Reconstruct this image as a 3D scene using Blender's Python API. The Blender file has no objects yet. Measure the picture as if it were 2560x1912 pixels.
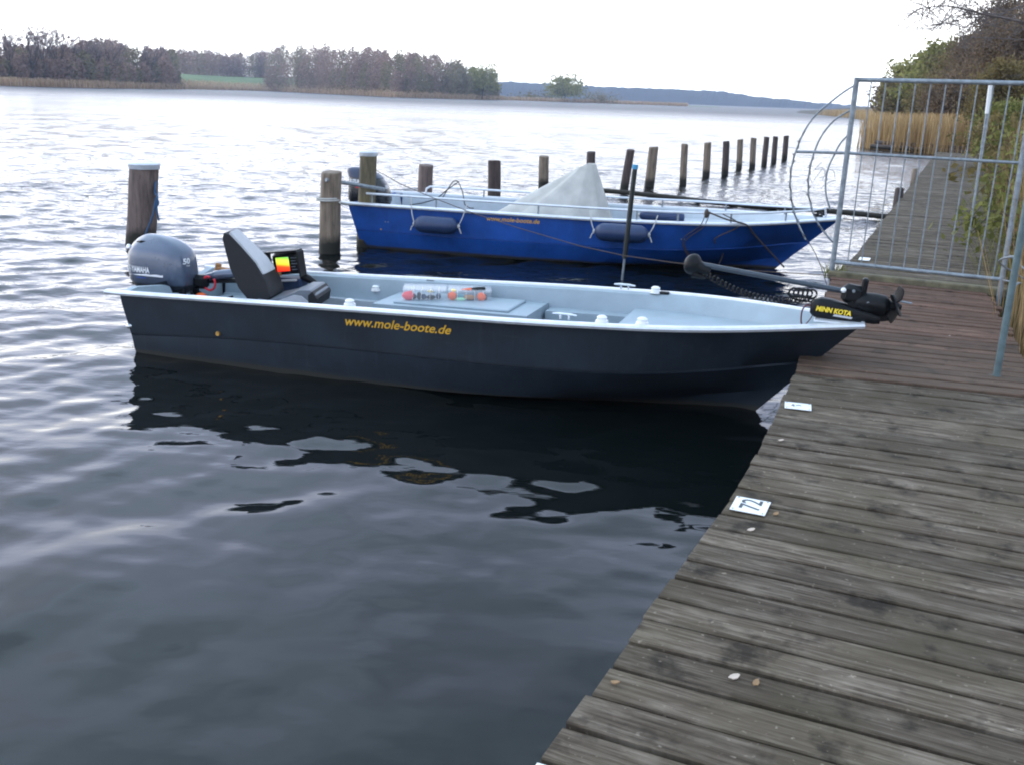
import bpy, math, random
import numpy as np
from mathutils import Vector, Matrix
R = math.radians
random.seed(7); rng = np.random.default_rng(11)
scene = bpy.context.scene
COL = scene.collection

# ---------------------------------------------------------------- camera geometry (2560 x 1912 photograph)
PW, PH, FPX, ROLL, HC = 2560.0, 1912.0, 2450.0, R(2.1), 2.10
PITCH = math.atan(713 * math.cos(ROLL) / FPX)
cf = np.array([0, math.cos(PITCH), -math.sin(PITCH)])
r0 = np.array([1.0, 0, 0]); u0 = np.cross(r0, cf)
cr = math.cos(ROLL) * r0 + math.sin(ROLL) * u0
cu_ = -math.sin(ROLL) * r0 + math.cos(ROLL) * u0
CAM = np.array([0, 0, HC])

def ray(x, y):
    return cf * FPX + cr * (x - PW / 2) - cu_ * (y - PH / 2)
def on_z(x, y, z):                      # where a sight line meets the level z
    d = ray(x, y); return Vector(CAM + d * ((z - HC) / d[2]))
def at(x, y, Y):                        # where a sight line is Y metres ahead
    d = ray(x, y); return Vector(CAM + d * (Y / d[1]))
def horizon(x):
    return (cf[2] * FPX + cr[2] * (x - PW / 2)) / cu_[2] + PH / 2

# ---------------------------------------------------------------- materials
def new_mat(name):
    m = bpy.data.materials.new(name); m.use_nodes = True
    nt = m.node_tree; b = nt.nodes['Principled BSDF']
    return m, nt, b
def N(nt, t, **kw):
    n = nt.nodes.new(t)
    for k, v in kw.items():
        if k in n.inputs: n.inputs[k].default_value = v
        else: setattr(n, k, v)
    return n
def ramp(nt, pts):
    n = nt.nodes.new('ShaderNodeValToRGB'); e = n.color_ramp.elements
    while len(e) < len(pts): e.new(0.5)
    for el, (p, c) in zip(e, pts):
        el.position = p; el.color = (*c, 1) if len(c) == 3 else c
    return n
def mix(nt, a, b, fac, blend='MIX'):
    n = nt.nodes.new('ShaderNodeMixRGB'); n.blend_type = blend
    for i, v in ((0, fac), (1, a), (2, b)):
        if hasattr(v, 'links') or isinstance(v, bpy.types.NodeSocket): nt.links.new(v, n.inputs[i])
        elif i == 0: n.inputs[0].default_value = v
        else: n.inputs[i].default_value = (*v, 1)
    return n.outputs[0]
def simple(name, col, rough=0.5, metal=0.0, var=0.18, scale=9.0, bump=0.0, bscale=60.0, spec=0.5, alpha=1.0, trans=0.0, coat=0.0):
    m, nt, b = new_mat(name)
    tc = N(nt, 'ShaderNodeTexCoord')
    no = N(nt, 'ShaderNodeTexNoise', Scale=scale, Detail=5.0, Roughness=0.6)
    nt.links.new(tc.outputs['Object'], no.inputs['Vector'])
    lo = tuple(max(0, c * (1 - var)) for c in col); hi = tuple(min(1, c * (1 + var)) for c in col)
    rp = ramp(nt, [(0.3, lo), (0.7, hi)])
    nt.links.new(no.outputs['Fac'], rp.inputs['Fac'])
    nt.links.new(rp.outputs['Color'], b.inputs['Base Color'])
    b.inputs['Roughness'].default_value = rough; b.inputs['Metallic'].default_value = metal
    b.inputs['Specular IOR Level'].default_value = spec
    b.inputs['Alpha'].default_value = alpha
    b.inputs['Transmission Weight'].default_value = trans
    b.inputs['Coat Weight'].default_value = coat
    mr = N(nt, 'ShaderNodeMapRange'); mr.inputs[3].default_value = rough * .8; mr.inputs[4].default_value = min(1, rough * 1.25)
    nt.links.new(no.outputs['Fac'], mr.inputs[0]); nt.links.new(mr.outputs[0], b.inputs['Roughness'])
    if bump:
        n2 = N(nt, 'ShaderNodeTexNoise', Scale=bscale, Detail=4.0)
        nt.links.new(tc.outputs['Object'], n2.inputs['Vector'])
        bp = N(nt, 'ShaderNodeBump', Strength=bump, Distance=0.01)
        nt.links.new(n2.outputs['Fac'], bp.inputs['Height']); nt.links.new(bp.outputs['Normal'], b.inputs['Normal'])
    return m

M = {}
M['hull_grey'] = simple('navy_grey_hull_paint', (.013, .020, .036), .48, 0, .32, 3.2, .05, 30, spec=.35)
M['hull_blue'] = simple('blue_hull_paint', (.009, .062, .29), .42, 0, .25, 3, .05, 30, spec=.4)
M['inside_grey'] = simple('pale_grey_blue_paint', (.30, .375, .43), .5, 0, .09, 5, .05, 80)
M['inside_pale'] = simple('pale_grey_liner', (.42, .47, .52), .5, 0, .1, 5)
M['floor_dark'] = simple('dark_floor', (.02, .022, .026), .7, 0, .3, 20)
M['rim'] = simple('aluminium_rim', (.72, .75, .80), .38, .45, .1, 12, .05, 90)
M['steel'] = simple('galvanised_steel', (.23, .265, .295), .5, .3, .35, 18, .1, 120)
M['chrome'] = simple('polished_fitting', (.75, .78, .82), .2, .8, .05)
M['white'] = simple('white_plastic', (.78, .80, .80), .4, 0, .05, 30)
M['sign_white'] = simple('white_enamel', (.82, .84, .84), .4, 0, .06, 25)
M['black'] = simple('black_plastic', (.007, .008, .010), .40, 0, .3, 25, .05, 200, spec=.2)
M['black_gloss'] = simple('black_gloss', (.013, .015, .02), .25, 0, .2, 10, coat=.3)
M['cowl'] = simple('metallic_blue_grey', (.092, .12, .178), .28, .25, .08, 6, coat=.5)
M['cowl_dark'] = simple('dark_lower_cowl', (.02, .025, .035), .4, 0, .2, 12)
M['charcoal'] = simple('charcoal_vinyl', (.014, .015, .018), .6, 0, .2, 20, .15, 150, spec=.3)
M['vinyl_light'] = simple('light_grey_vinyl', (.46, .47, .50), .55, 0, .08, 20, .15, 150)
M['vinyl_mid'] = simple('mid_grey_vinyl', (.14, .16, .19), .5, 0, .1, 20, .15, 150)
M['red'] = simple('red_cord', (.6, .02, .04), .5)
M['orange'] = simple('orange_plastic', (.85, .13, .02), .45)
M['pinkred'] = simple('pink_red_lure', (.85, .10, .12), .45)
M['yellow'] = simple('yellow_plastic', (.85, .62, .04), .45)
M['gold'] = simple('gold_lettering', (.72, .40, .03), .45, 0, .1)
M['brass'] = simple('brass', (.55, .33, .10), .35, .8)
M['green_lure'] = simple('pale_green_lure', (.4, .75, .5), .45)
M['teal'] = simple('teal_lure', (.10, .28, .33), .45)
M['rust_wood'] = simple('orange_brown_wood', (.36, .17, .06), .5, 0, .25, 14)
M['navy_fabric'] = simple('navy_box', (.012, .03, .08), .6, 0, .2, 20)
M['fender'] = simple('navy_fender_vinyl', (.018, .04, .11), .42, 0, .15, 9)
M['tarp'] = simple('grey_canvas', (.46, .455, .43), .8, 0, .16, 4, .7, 7)
M['rope_brown'] = simple('brown_rope', (.075, .056, .043), .9, 0, .3, 90, .4, 300)
M['rope_pale'] = simple('pale_rope', (.5, .5, .48), .9, 0, .2, 90, .4, 300)
M['rope_blue'] = simple('blue_rope', (.04, .10, .20), .9, 0, .3, 90, .4, 300)
M['rope_dark'] = simple('dark_rope', (.02, .022, .026), .9, 0, .3, 90, .3, 300)
M['cap_blue'] = simple('bright_blue_cap', (.06, .30, .52), .5)
M['pole_dark'] = simple('dark_green_black_pole', (.010, .016, .015), .45, 0, .3, 12)
M['pole_green'] = simple('grey_green_paint', (.10, .15, .16), .55, .1, .3, 14, .1, 90)
M['petal'] = simple('pale_petal', (.52, .43, .36), .8)
M['leaf_dead'] = simple('ochre_leaf', (.26, .16, .08), .8)
M['text_dark'] = simple('dark_lettering', (.04, .05, .06), .5)
M['text_white'] = simple('white_lettering', (.78, .80, .84), .5, 0, .05)
M['zinc'] = simple('zinc_cap', (.50, .53, .58), .5, .35, .12, 14)

def hull_paint(name, col, scuff, rough, spec):
    m, nt, b = new_mat(name); tc = N(nt, 'ShaderNodeTexCoord')
    n0 = N(nt, 'ShaderNodeTexNoise', Scale=2.6, Detail=5.0, Roughness=.6); nt.links.new(tc.outputs['Object'], n0.inputs['Vector'])
    rp = ramp(nt, [(.3, tuple(c * .72 for c in col)), (.7, tuple(c * 1.3 for c in col))]); nt.links.new(n0.outputs['Fac'], rp.inputs['Fac'])
    mp = N(nt, 'ShaderNodeMapping'); mp.inputs['Scale'].default_value = (2.5, 6, 34); mp.inputs['Rotation'].default_value = (0, R(4), 0); nt.links.new(tc.outputs['Object'], mp.inputs['Vector'])
    n1 = N(nt, 'ShaderNodeTexNoise', Scale=1.6, Detail=6.0, Roughness=.65); nt.links.new(mp.outputs[0], n1.inputs['Vector'])
    r1 = ramp(nt, [(.60, (0, 0, 0)), (.74, (.55, .55, .55))]); nt.links.new(n1.outputs['Fac'], r1.inputs['Fac'])
    c = mix(nt, rp.outputs['Color'], scuff, r1.outputs['Color'])
    mp2 = N(nt, 'ShaderNodeMapping'); mp2.inputs['Scale'].default_value = (16, 16, .8); nt.links.new(tc.outputs['Object'], mp2.inputs['Vector'])
    n2 = N(nt, 'ShaderNodeTexNoise', Scale=1.5, Detail=4.0); nt.links.new(mp2.outputs[0], n2.inputs['Vector'])
    r2 = ramp(nt, [(.58, (0, 0, 0)), (.78, (.35, .35, .35))]); nt.links.new(n2.outputs['Fac'], r2.inputs['Fac'])
    c = mix(nt, c, scuff, r2.outputs['Color'])
    sx = N(nt, 'ShaderNodeSeparateXYZ'); nt.links.new(tc.outputs['Object'], sx.inputs[0])
    zz = N(nt, 'ShaderNodeMath', operation='MULTIPLY_ADD'); nt.links.new(n1.outputs['Fac'], zz.inputs[0]); zz.inputs[1].default_value = -.05; nt.links.new(sx.outputs['Z'], zz.inputs[2])
    r3 = ramp(nt, [(.0, (1, 1, 1)), (.012, (.7, .7, .7)), (.03, (0, 0, 0))]); nt.links.new(zz.outputs[0], r3.inputs['Fac'])
    c = mix(nt, c, (.040, .038, .032), r3.outputs['Color'])          # scum at the waterline
    nt.links.new(c, b.inputs['Base Color']); b.inputs['Specular IOR Level'].default_value = spec
    mr = N(nt, 'ShaderNodeMapRange'); mr.inputs[3].default_value = rough * .8; mr.inputs[4].default_value = rough * 1.3; nt.links.new(n1.outputs['Fac'], mr.inputs[0]); nt.links.new(mr.outputs[0], b.inputs['Roughness'])
    bp = N(nt, 'ShaderNodeBump', Strength=.12, Distance=.02); nt.links.new(n0.outputs['Fac'], bp.inputs['Height']); nt.links.new(bp.outputs[0], b.inputs['Normal'])
    return m
M['hull_grey'] = hull_paint('worn_navy_grey_paint', (.017, .025, .036), (.042, .052, .066), .46, .35)
M['hull_blue'] = hull_paint('worn_blue_paint', (.009, .068, .31), (.03, .11, .36), .42, .4)
def wood_post(name, c1, c2, wet=0.25, mosscol=None):
    m, nt, b = new_mat(name)
    tc = N(nt, 'ShaderNodeTexCoord'); mp = N(nt, 'ShaderNodeMapping'); mp.inputs['Scale'].default_value = (14, 14, 1.6)
    nt.links.new(tc.outputs['Object'], mp.inputs['Vector'])
    n1 = N(nt, 'ShaderNodeTexNoise', Scale=1.5, Detail=7.0, Roughness=.7); nt.links.new(mp.outputs[0], n1.inputs['Vector'])
    rp = ramp(nt, [(.34, c1), (.5, tuple((a + q) / 2 for a, q in zip(c1, c2))), (.66, c2)]); nt.links.new(n1.outputs['Fac'], rp.inputs['Fac'])
    n2 = N(nt, 'ShaderNodeTexNoise', Scale=5.0, Detail=4.0); nt.links.new(tc.outputs['Object'], n2.inputs['Vector'])
    geo = N(nt, 'ShaderNodeNewGeometry'); sx = N(nt, 'ShaderNodeSeparateXYZ'); nt.links.new(geo.outputs['Position'], sx.inputs[0])
    ad = N(nt, 'ShaderNodeMath', operation='MULTIPLY_ADD'); nt.links.new(n2.outputs['Fac'], ad.inputs[0]); ad.inputs[1].default_value = -.22
    nt.links.new(sx.outputs['Z'], ad.inputs[2])
    wl = N(nt, 'ShaderNodeMapRange'); wl.inputs[1].default_value = wet - .08; wl.inputs[2].default_value = wet - .22; nt.links.new(ad.outputs[0], wl.inputs[0])
    c = mix(nt, rp.outputs['Color'], (.016, .015, .010), wl.outputs[0])      # wet, weed-stained foot of the post
    if mosscol:
        wm = N(nt, 'ShaderNodeMapRange'); wm.inputs[1].default_value = .62; wm.inputs[2].default_value = .35; nt.links.new(ad.outputs[0], wm.inputs[0])
        mm = N(nt, 'ShaderNodeMath', operation='MULTIPLY'); nt.links.new(wm.outputs[0], mm.inputs[0]); mm.inputs[1].default_value = .75
        c0 = mix(nt, rp.outputs['Color'], mosscol, mm.outputs[0]); c = mix(nt, c0, (.016, .015, .010), wl.outputs[0])
    nt.links.new(c, b.inputs['Base Color']); b.inputs['Roughness'].default_value = .8
    bp = N(nt, 'ShaderNodeBump', Strength=.7, Distance=.012); nt.links.new(n1.outputs['Fac'], bp.inputs['Height']); nt.links.new(bp.outputs[0], b.inputs['Normal'])
    return m
M['post_brown'] = wood_post('brown_post_wood', (.075, .055, .052), (.22, .165, .145))
M['post_dark'] = wood_post('dark_post_wood', (.03, .023, .022), (.10, .072, .064))
M['post_tan'] = wood_post('tan_post_wood', (.085, .065, .05), (.28, .22, .165))
M['post_moss'] = wood_post('mossy_post_wood', (.06, .05, .03), (.17, .14, .085), .2, (.19, .15, .02))

def deck_mat(name, base, light, dark, alg, red=None):
    m, nt, b = new_mat(name)
    tc = N(nt, 'ShaderNodeTexCoord'); uv = tc.outputs['UV']
    geo = N(nt, 'ShaderNodeNewGeometry')
    off = N(nt, 'ShaderNodeVectorMath', operation='SCALE'); 
    comb = N(nt, 'ShaderNodeCombineXYZ'); nt.links.new(geo.outputs['Random Per Island'], comb.inputs[0]); nt.links.new(geo.outputs['Random Per Island'], comb.inputs[1])
    nt.links.new(comb.outputs[0], off.inputs[0]); off.inputs['Scale'].default_value = 37.0
    add = N(nt, 'ShaderNodeVectorMath', operation='ADD'); nt.links.new(uv, add.inputs[0]); nt.links.new(off.outputs[0], add.inputs[1])
    mp = N(nt, 'ShaderNodeMapping'); mp.inputs['Scale'].default_value = (2.2, 60, 1); nt.links.new(add.outputs[0], mp.inputs['Vector'])
    gr = N(nt, 'ShaderNodeTexNoise', Scale=1.0, Detail=8.0, Roughness=.72, Distortion=.35); nt.links.new(mp.outputs[0], gr.inputs['Vector'])
    rp = ramp(nt, [(.34, dark), (.49, base), (.68, light)]); nt.links.new(gr.outputs['Fac'], rp.inputs['Fac'])
    mp2 = N(nt, 'ShaderNodeMapping'); mp2.inputs['Scale'].default_value = (3.5, 11, 1); nt.links.new(add.outputs[0], mp2.inputs['Vector'])
    bl = N(nt, 'ShaderNodeTexNoise', Scale=1.0, Detail=5.0, Roughness=.6); nt.links.new(mp2.outputs[0], bl.inputs['Vector'])
    rb = ramp(nt, [(.50, (0, 0, 0)), (.68, (1, 1, 1))]); nt.links.new(bl.outputs['Fac'], rb.inputs['Fac'])
    c = mix(nt, rp.outputs['Color'], light, 0.0)
    mpl = N(nt, 'ShaderNodeMath', operation='MULTIPLY'); nt.links.new(rb.outputs['Color'], mpl.inputs[0]); nt.links.new(gr.outputs['Fac'], mpl.inputs[1])
    c = mix(nt, rp.outputs['Color'], tuple(min(1, v * 1.55) for v in light), mpl.outputs[0])
    # algae, running across several planks
    n3 = N(nt, 'ShaderNodeTexNoise', Scale=1.7, Detail=5.0, Roughness=.6); nt.links.new(tc.outputs['Object'], n3.inputs['Vector'])
    r3 = ramp(nt, [(.42, (0, 0, 0)), (.66, (.85, .85, .85))]); nt.links.new(n3.outputs['Fac'], r3.inputs['Fac'])
    c = mix(nt, c, alg, r3.outputs['Color'])
    # knots and dark stains
    v = N(nt, 'ShaderNodeTexNoise', Scale=6.0, Detail=4.0, Roughness=.6); nt.links.new(tc.outputs['Object'], v.inputs['Vector'])
    r4 = ramp(nt, [(.56, (0, 0, 0)), (.70, (.8, .8, .8))]); nt.links.new(v.outputs['Fac'], r4.inputs['Fac'])
    c = mix(nt, c, tuple(v_ * .45 for v_ in dark), r4.outputs['Color'])
    # pale lichen specks
    v5 = N(nt, 'ShaderNodeTexNoise', Scale=38.0, Detail=3.0); nt.links.new(tc.outputs['Object'], v5.inputs['Vector'])
    r5 = ramp(nt, [(.66, (0, 0, 0)), (.76, (.6, .6, .6))]); nt.links.new(v5.outputs['Fac'], r5.inputs['Fac'])
    c = mix(nt, c, tuple(min(1, q * 1.9) for q in light), r5.outputs['Color'])
    if red:                               # boards nearest the step have weathered back to grey
        sy = N(nt, 'ShaderNodeSeparateXYZ'); nt.links.new(tc.outputs['Object'], sy.inputs[0])
        nm = N(nt, 'ShaderNodeMath', operation='MULTIPLY_ADD'); nt.links.new(geo.outputs['Random Per Island'], nm.inputs[0]); nm.inputs[1].default_value = .8; nt.links.new(sy.outputs['Y'], nm.inputs[2])
        fr = N(nt, 'ShaderNodeMapRange'); fr.inputs[1].default_value = red[0] + .3; fr.inputs[2].default_value = red[1] + .5; fr.inputs[3].default_value = .6; fr.inputs[4].default_value = .03; nt.links.new(nm.outputs[0], fr.inputs[0])
        gm2 = N(nt, 'ShaderNodeVectorMath', operation='SCALE'); nt.links.new(gr.outputs['Fac'], gm2.inputs['Scale']); gm2.inputs[0].default_value = tuple(2.0 * v_ for v_ in red[2])
        c = mix(nt, c, gm2.outputs[0], fr.outputs[0])
    # plank to plank tone
    hv = N(nt, 'ShaderNodeMapRange'); hv.inputs[3].default_value = .78; hv.inputs[4].default_value = 1.18; nt.links.new(geo.outputs['Random Per Island'], hv.inputs[0])
    cc = N(nt, 'ShaderNodeVectorMath', operation='SCALE'); nt.links.new(c, cc.inputs[0]); nt.links.new(hv.outputs[0], cc.inputs['Scale'])
    nt.links.new(cc.outputs[0], b.inputs['Base Color']); b.inputs['Roughness'].default_value = .85
    b.inputs['Specular IOR Level'].default_value = .18
    bp = N(nt, 'ShaderNodeBump', Strength=.55, Distance=.006); nt.links.new(gr.outputs['Fac'], bp.inputs['Height']); nt.links.new(bp.outputs[0], b.inputs['Normal'])
    return m
M['deck_grey'] = deck_mat('weathered_grey_planks', (.090, .069, .050), (.190, .160, .126), (.030, .023, .017), (.076, .061, .039))
M['deck_brown'] = deck_mat('red_brown_planks', (.108, .060, .043), (.165, .102, .074), (.042, .025, .019), (.090, .056, .04), (6.2, 7.7, (.092, .072, .054)))
M['beam'] = simple('dark_wet_timber', (.03, .024, .018), .8, 0, .4, 14, .4, 40)
M['sill'] = simple('mossy_timber', (.13, .115, .07), .85, 0, .45, 9, .5, 40)

def foliage(name, c1, c2, rough=.7, thin=.5):
    m, nt, b = new_mat(name)
    geo = N(nt, 'ShaderNodeNewGeometry'); tc = N(nt, 'ShaderNodeTexCoord')
    no = N(nt, 'ShaderNodeTexNoise', Scale=.55, Detail=4.0); nt.links.new(tc.outputs['Object'], no.inputs['Vector'])
    av = N(nt, 'ShaderNodeMath', operation='ADD'); nt.links.new(geo.outputs['Random Per Island'], av.inputs[0]); nt.links.new(no.outputs['Fac'], av.inputs[1])
    rp = ramp(nt, [(.35, c1), (.95, c2)]); 
    hf = N(nt, 'ShaderNodeMath', operation='MULTIPLY'); nt.links.new(av.outputs[0], hf.inputs[0]); hf.inputs[1].default_value = .66
    nt.links.new(hf.outputs[0], rp.inputs['Fac']); nt.links.new(rp.outputs['Color'], b.inputs['Base Color'])
    b.inputs['Roughness'].default_value = rough; b.inputs['Specular IOR Level'].default_value = .2
    tl = N(nt, 'ShaderNodeBsdfTranslucent'); nt.links.new(rp.outputs['Color'], tl.inputs['Color']); ms = N(nt, 'ShaderNodeMixShader'); ms.inputs[0].default_value = thin
    nt.links.new(b.outputs[0], ms.inputs[1]); nt.links.new(tl.outputs[0], ms.inputs[2]); nt.links.new(ms.outputs[0], nt.nodes['Material Output'].inputs['Surface'])
    return m
M['twigs'] = foliage('bare_twigs', (.19, .145, .14), (.34, .26, .25))
M['bark'] = simple('bark', (.06, .048, .04), .9, 0, .4, 6, .6, 12)
M['wood_mass'] = foliage('bare_wood', (.22, .145, .118), (.38, .27, .22))
M['wood_olive'] = foliage('olive_wood', (.17, .145, .085), (.30, .25, .15))
M['leaf_spring'] = foliage('spring_leaves', (.17, .175, .05), (.36, .34, .11))
M['leaf_olive'] = foliage('olive_brown_leaves', (.12, .095, .035), (.26, .20, .085))
M['leaf_brown'] = foliage('brown_leaves', (.12, .085, .055), (.26, .185, .115))
M['leaf_fresh'] = foliage('fresh_bramble_leaves', (.10, .11, .03), (.28, .28, .09))
M['reed'] = foliage('dry_reed', (.30, .20, .09), (.56, .40, .21), .75)
M['reed_old'] = foliage('old_brown_reed', (.20, .13, .06), (.44, .31, .16), .8)
M['far_forest'] = foliage('far_forest', (.016, .019, .014), (.04, .042, .03))
M['grass'] = simple('grass_field', (.11, .17, .05), .9, 0, .3, .02)
M['earth'] = simple('bank_earth', (.07, .058, .035), .95, 0, .4, 1.5, .5, 8)

# ---------------------------------------------------------------- mesh helpers
class MB:
    def __init__(s): s.v = []; s.f = []; s.mi = []; s.uv = {}
    def add(s, vs, fs, mi=0):
        o = len(s.v); s.v += [tuple(map(float, p)) for p in vs]
        for f in fs: s.f.append(tuple(i + o for i in f)); s.mi.append(mi)
        return s
    def box(s, c, size, M4=None, mi=0, bev=0.0):
        hx, hy, hz = (q / 2 for q in size); c = Vector(c)
        if bev:
            b = min(bev, hx * .9, hy * .9, hz * .9); vs = []; fs = []
            for z, ins in ((-hz, b), (-hz + b, 0), (hz - b, 0), (hz, b)):
                x, y = hx - ins, hy - ins; k = b if not ins else b * .6
                for px, py in ((-x + k, -y), (x - k, -y), (x, -y + k), (x, y - k), (x - k, y), (-x + k, y), (-x, y - k), (-x, -y + k)): vs.append((px, py, z))
            for r in range(3):
                for i in range(8): fs.append((r * 8 + i, r * 8 + (i + 1) % 8, r * 8 + 8 + (i + 1) % 8, r * 8 + 8 + i))
            fs += [tuple(range(7, -1, -1)), tuple(range(24, 32))]
        else:
            vs = [(x, y, z) for z in (-hz, hz) for x, y in ((-hx, -hy), (hx, -hy), (hx, hy), (-hx, hy))]
            fs = [(3, 2, 1, 0), (4, 5, 6, 7), (0, 1, 5, 4), (1, 2, 6, 5), (2, 3, 7, 6), (3, 0, 4, 7)]
        vs = [Vector(p) for p in vs]
        if M4 is not None: vs = [M4 @ p for p in vs]
        return s.add([p + c for p in vs], fs, mi)
    def tube(s, path, rad, n=8, mi=0, closed=False, cap=True):
        P = [Vector(p) for p in path]; k = len(P)
        rs = rad if hasattr(rad, '__len__') else [rad] * k
        rings = []; up = None
        for i in range(k):
            if closed: t = P[(i + 1) % k] - P[i - 1]
            else: t = P[min(i + 1, k - 1)] - P[max(i - 1, 0)]
            if t.length < 1e-9: t = Vector((0, 0, 1))
            t.normalize()
            if up is None: up = Vector((0, 0, 1)) if abs(t.z) < .9 else Vector((1, 0, 0))
            a = t.cross(up); 
            if a.length < 1e-6: a = t.cross(Vector((1, .3, 0)))
            a.normalize(); b = a.cross(t).normalized(); up = b
            rings.append([P[i] + (a * math.cos(2 * math.pi * j / n) + b * math.sin(2 * math.pi * j / n)) * rs[i] for j in range(n)])
        return s.loft(rings, mi, cap, closed)
    def loft(s, rings, mi=0, cap=True, closed=False, ringclosed=True):
        n = len(rings[0]); vs = [p for r in rings for p in r]; fs = []; k = len(rings)
        for i in range(k if closed else k - 1):
            for j in range(n if ringclosed else n - 1):
                a, b = i * n + j, i * n + (j + 1) % n; c, d = ((i + 1) % k) * n + (j + 1) % n, ((i + 1) % k) * n + j
                fs.append((a, b, c, d))
        if cap and not closed and ringclosed: fs += [tuple(range(n - 1, -1, -1)), tuple(range((k - 1) * n, k * n))]
        return s.add(vs, fs, mi)
    def sphere(s, c, r, n=12, m=8, mi=0, M4=None):
        rx, ry, rz = r if hasattr(r, '__len__') else (r, r, r); vs = []; fs = []
        for i in range(m + 1):
            th = math.pi * i / m
            for j in range(n):
                p = Vector((rx * math.sin(th) * math.cos(2 * math.pi * j / n), ry * math.sin(th) * math.sin(2 * math.pi * j / n), -rz * math.cos(th)))
                if M4 is not None: p = M4 @ p
                vs.append(p + Vector(c))
        for i in range(m):
            for j in range(n): fs.append((i * n + j, i * n + (j + 1) % n, (i + 1) * n + (j + 1) % n, (i + 1) * n + j))
        return s.add(vs, fs, mi)
    def quadsheet(s, grid, mi=0):
        n = len(grid[0]); return s.loft(grid, mi, False, False, False)
    def build(s, name, mats, parent=None, smooth=False, loc=None):
        me = bpy.data.meshes.new(name); me.from_pydata(s.v, [], s.f)
        mats = mats if isinstance(mats, (list, tuple)) else [mats]
        for m in mats: me.materials.append(m)
        if len(mats) > 1: me.polygons.foreach_set('material_index', s.mi)
        if smooth: 
            me.polygons.foreach_set('use_smooth', [True] * len(me.polygons))
            if smooth != 'all': me.set_sharp_from_angle(angle=R(40))
        me.validate(); me.update()
        o = bpy.data.objects.new(name, me); COL.objects.link(o)
        if parent is not None: o.parent = parent
        if loc is not None: o.location = loc
        return o
def tag(o, label=None, cat=None, group=None, kind=None):
    if label: o['label'] = label
    if cat: o['category'] = cat
    if group: o['group'] = group
    if kind: o['kind'] = kind
    return o
def empty(name, loc, rz=0.0, label=None, cat=None, group=None, rot=None):
    o = bpy.data.objects.new(name, None); COL.objects.link(o); o.empty_display_size = .1
    o.location = loc; o.rotation_euler = rot if rot else (0, 0, rz)
    return tag(o, label, cat, group)
def np_mesh(name, V, F, mat, parent=None, smooth=False):
    V = np.asarray(V, np.float32); F = np.asarray(F, np.int32); k = F.shape[1]
    me = bpy.data.meshes.new(name); me.vertices.add(len(V)); me.vertices.foreach_set('co', V.ravel())
    me.loops.add(F.size); me.loops.foreach_set('vertex_index', F.ravel())
    me.polygons.add(len(F)); me.polygons.foreach_set('loop_start', np.arange(len(F), dtype=np.int32) * k)
    me.materials.append(mat); me.update(calc_edges=True); me.validate()
    if smooth: me.polygons.foreach_set('use_smooth', np.ones(len(F), bool))
    o = bpy.data.objects.new(name, me); COL.objects.link(o)
    if parent is not None: o.parent = parent
    return o
_dg = None
def text_mb(body, size, fn, bold=0.0, shear=0.0, align='LEFT', thick=0.0, sx=1.0, mi=0):
    """Letters as a mesh; fn maps (u, v) in the writing plane to a 3-D point."""
    cu = bpy.data.curves.new('letters', 'FONT'); cu.body = body; cu.size = size; cu.offset = bold; cu.shear = shear; cu.align_x = align
    cu.resolution_u = 3
    o = bpy.data.objects.new('letters', cu); COL.objects.link(o)
    dg = bpy.context.evaluated_depsgraph_get()
    me = bpy.data.meshes.new_from_object(o.evaluated_get(dg))
    mb = MB(); mb.add([fn(v.co.x * sx, v.co.y) for v in me.vertices], [tuple(p.vertices) for p in me.polygons], mi)
    bpy.data.objects.remove(o); bpy.data.curves.remove(cu); bpy.data.meshes.remove(me)
    return mb
def lerp_tab(tab, x):
    return float(np.interp(x, [p[0] for p in tab], [p[1] for p in tab]))
def smooth_tab(tab, x):                  # cubic through the table (monotone-ish)
    xs = [p[0] for p in tab]; ys = [p[1] for p in tab]
    if x <= xs[0]: return ys[0]
    if x >= xs[-1]: return ys[-1]
    i = max(k for k in range(len(xs)) if xs[k] <= x); i = min(i, len(xs) - 2)
    def sl(j):
        if j == 0: return (ys[1] - ys[0]) / (xs[1] - xs[0])
        if j == len(xs) - 1: return (ys[-1] - ys[-2]) / (xs[-1] - xs[-2])
        return (ys[j + 1] - ys[j - 1]) / (xs[j + 1] - xs[j - 1])
    h = xs[i + 1] - xs[i]; t = (x - xs[i]) / h
    return ((2 * t**3 - 3 * t**2 + 1) * ys[i] + (t**3 - 2 * t**2 + t) * h * sl(i) + (-2 * t**3 + 3 * t**2) * ys[i + 1] + (t**3 - t**2) * h * sl(i + 1))
def bez(p, n=12):                        # Catmull-Rom through points
    P = [Vector(q) for q in p]; out = []
    for i in range(len(P) - 1):
        a, b, c, d = P[max(i - 1, 0)], P[i], P[i + 1], P[min(i + 2, len(P) - 1)]
        for k in range(n):
            t = k / n
            out.append(.5 * ((2 * b) + (c - a) * t + (2 * a - 5 * b + 4 * c - d) * t * t + (3 * b - a - 3 * c + d) * t**3))
    out.append(P[-1]); return out
def sag(a, b, s, n=14):
    a, b = Vector(a), Vector(b)
    return [a.lerp(b, i / n) - Vector((0, 0, s * 4 * (i / n) * (1 - i / n))) for i in range(n + 1)]

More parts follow.
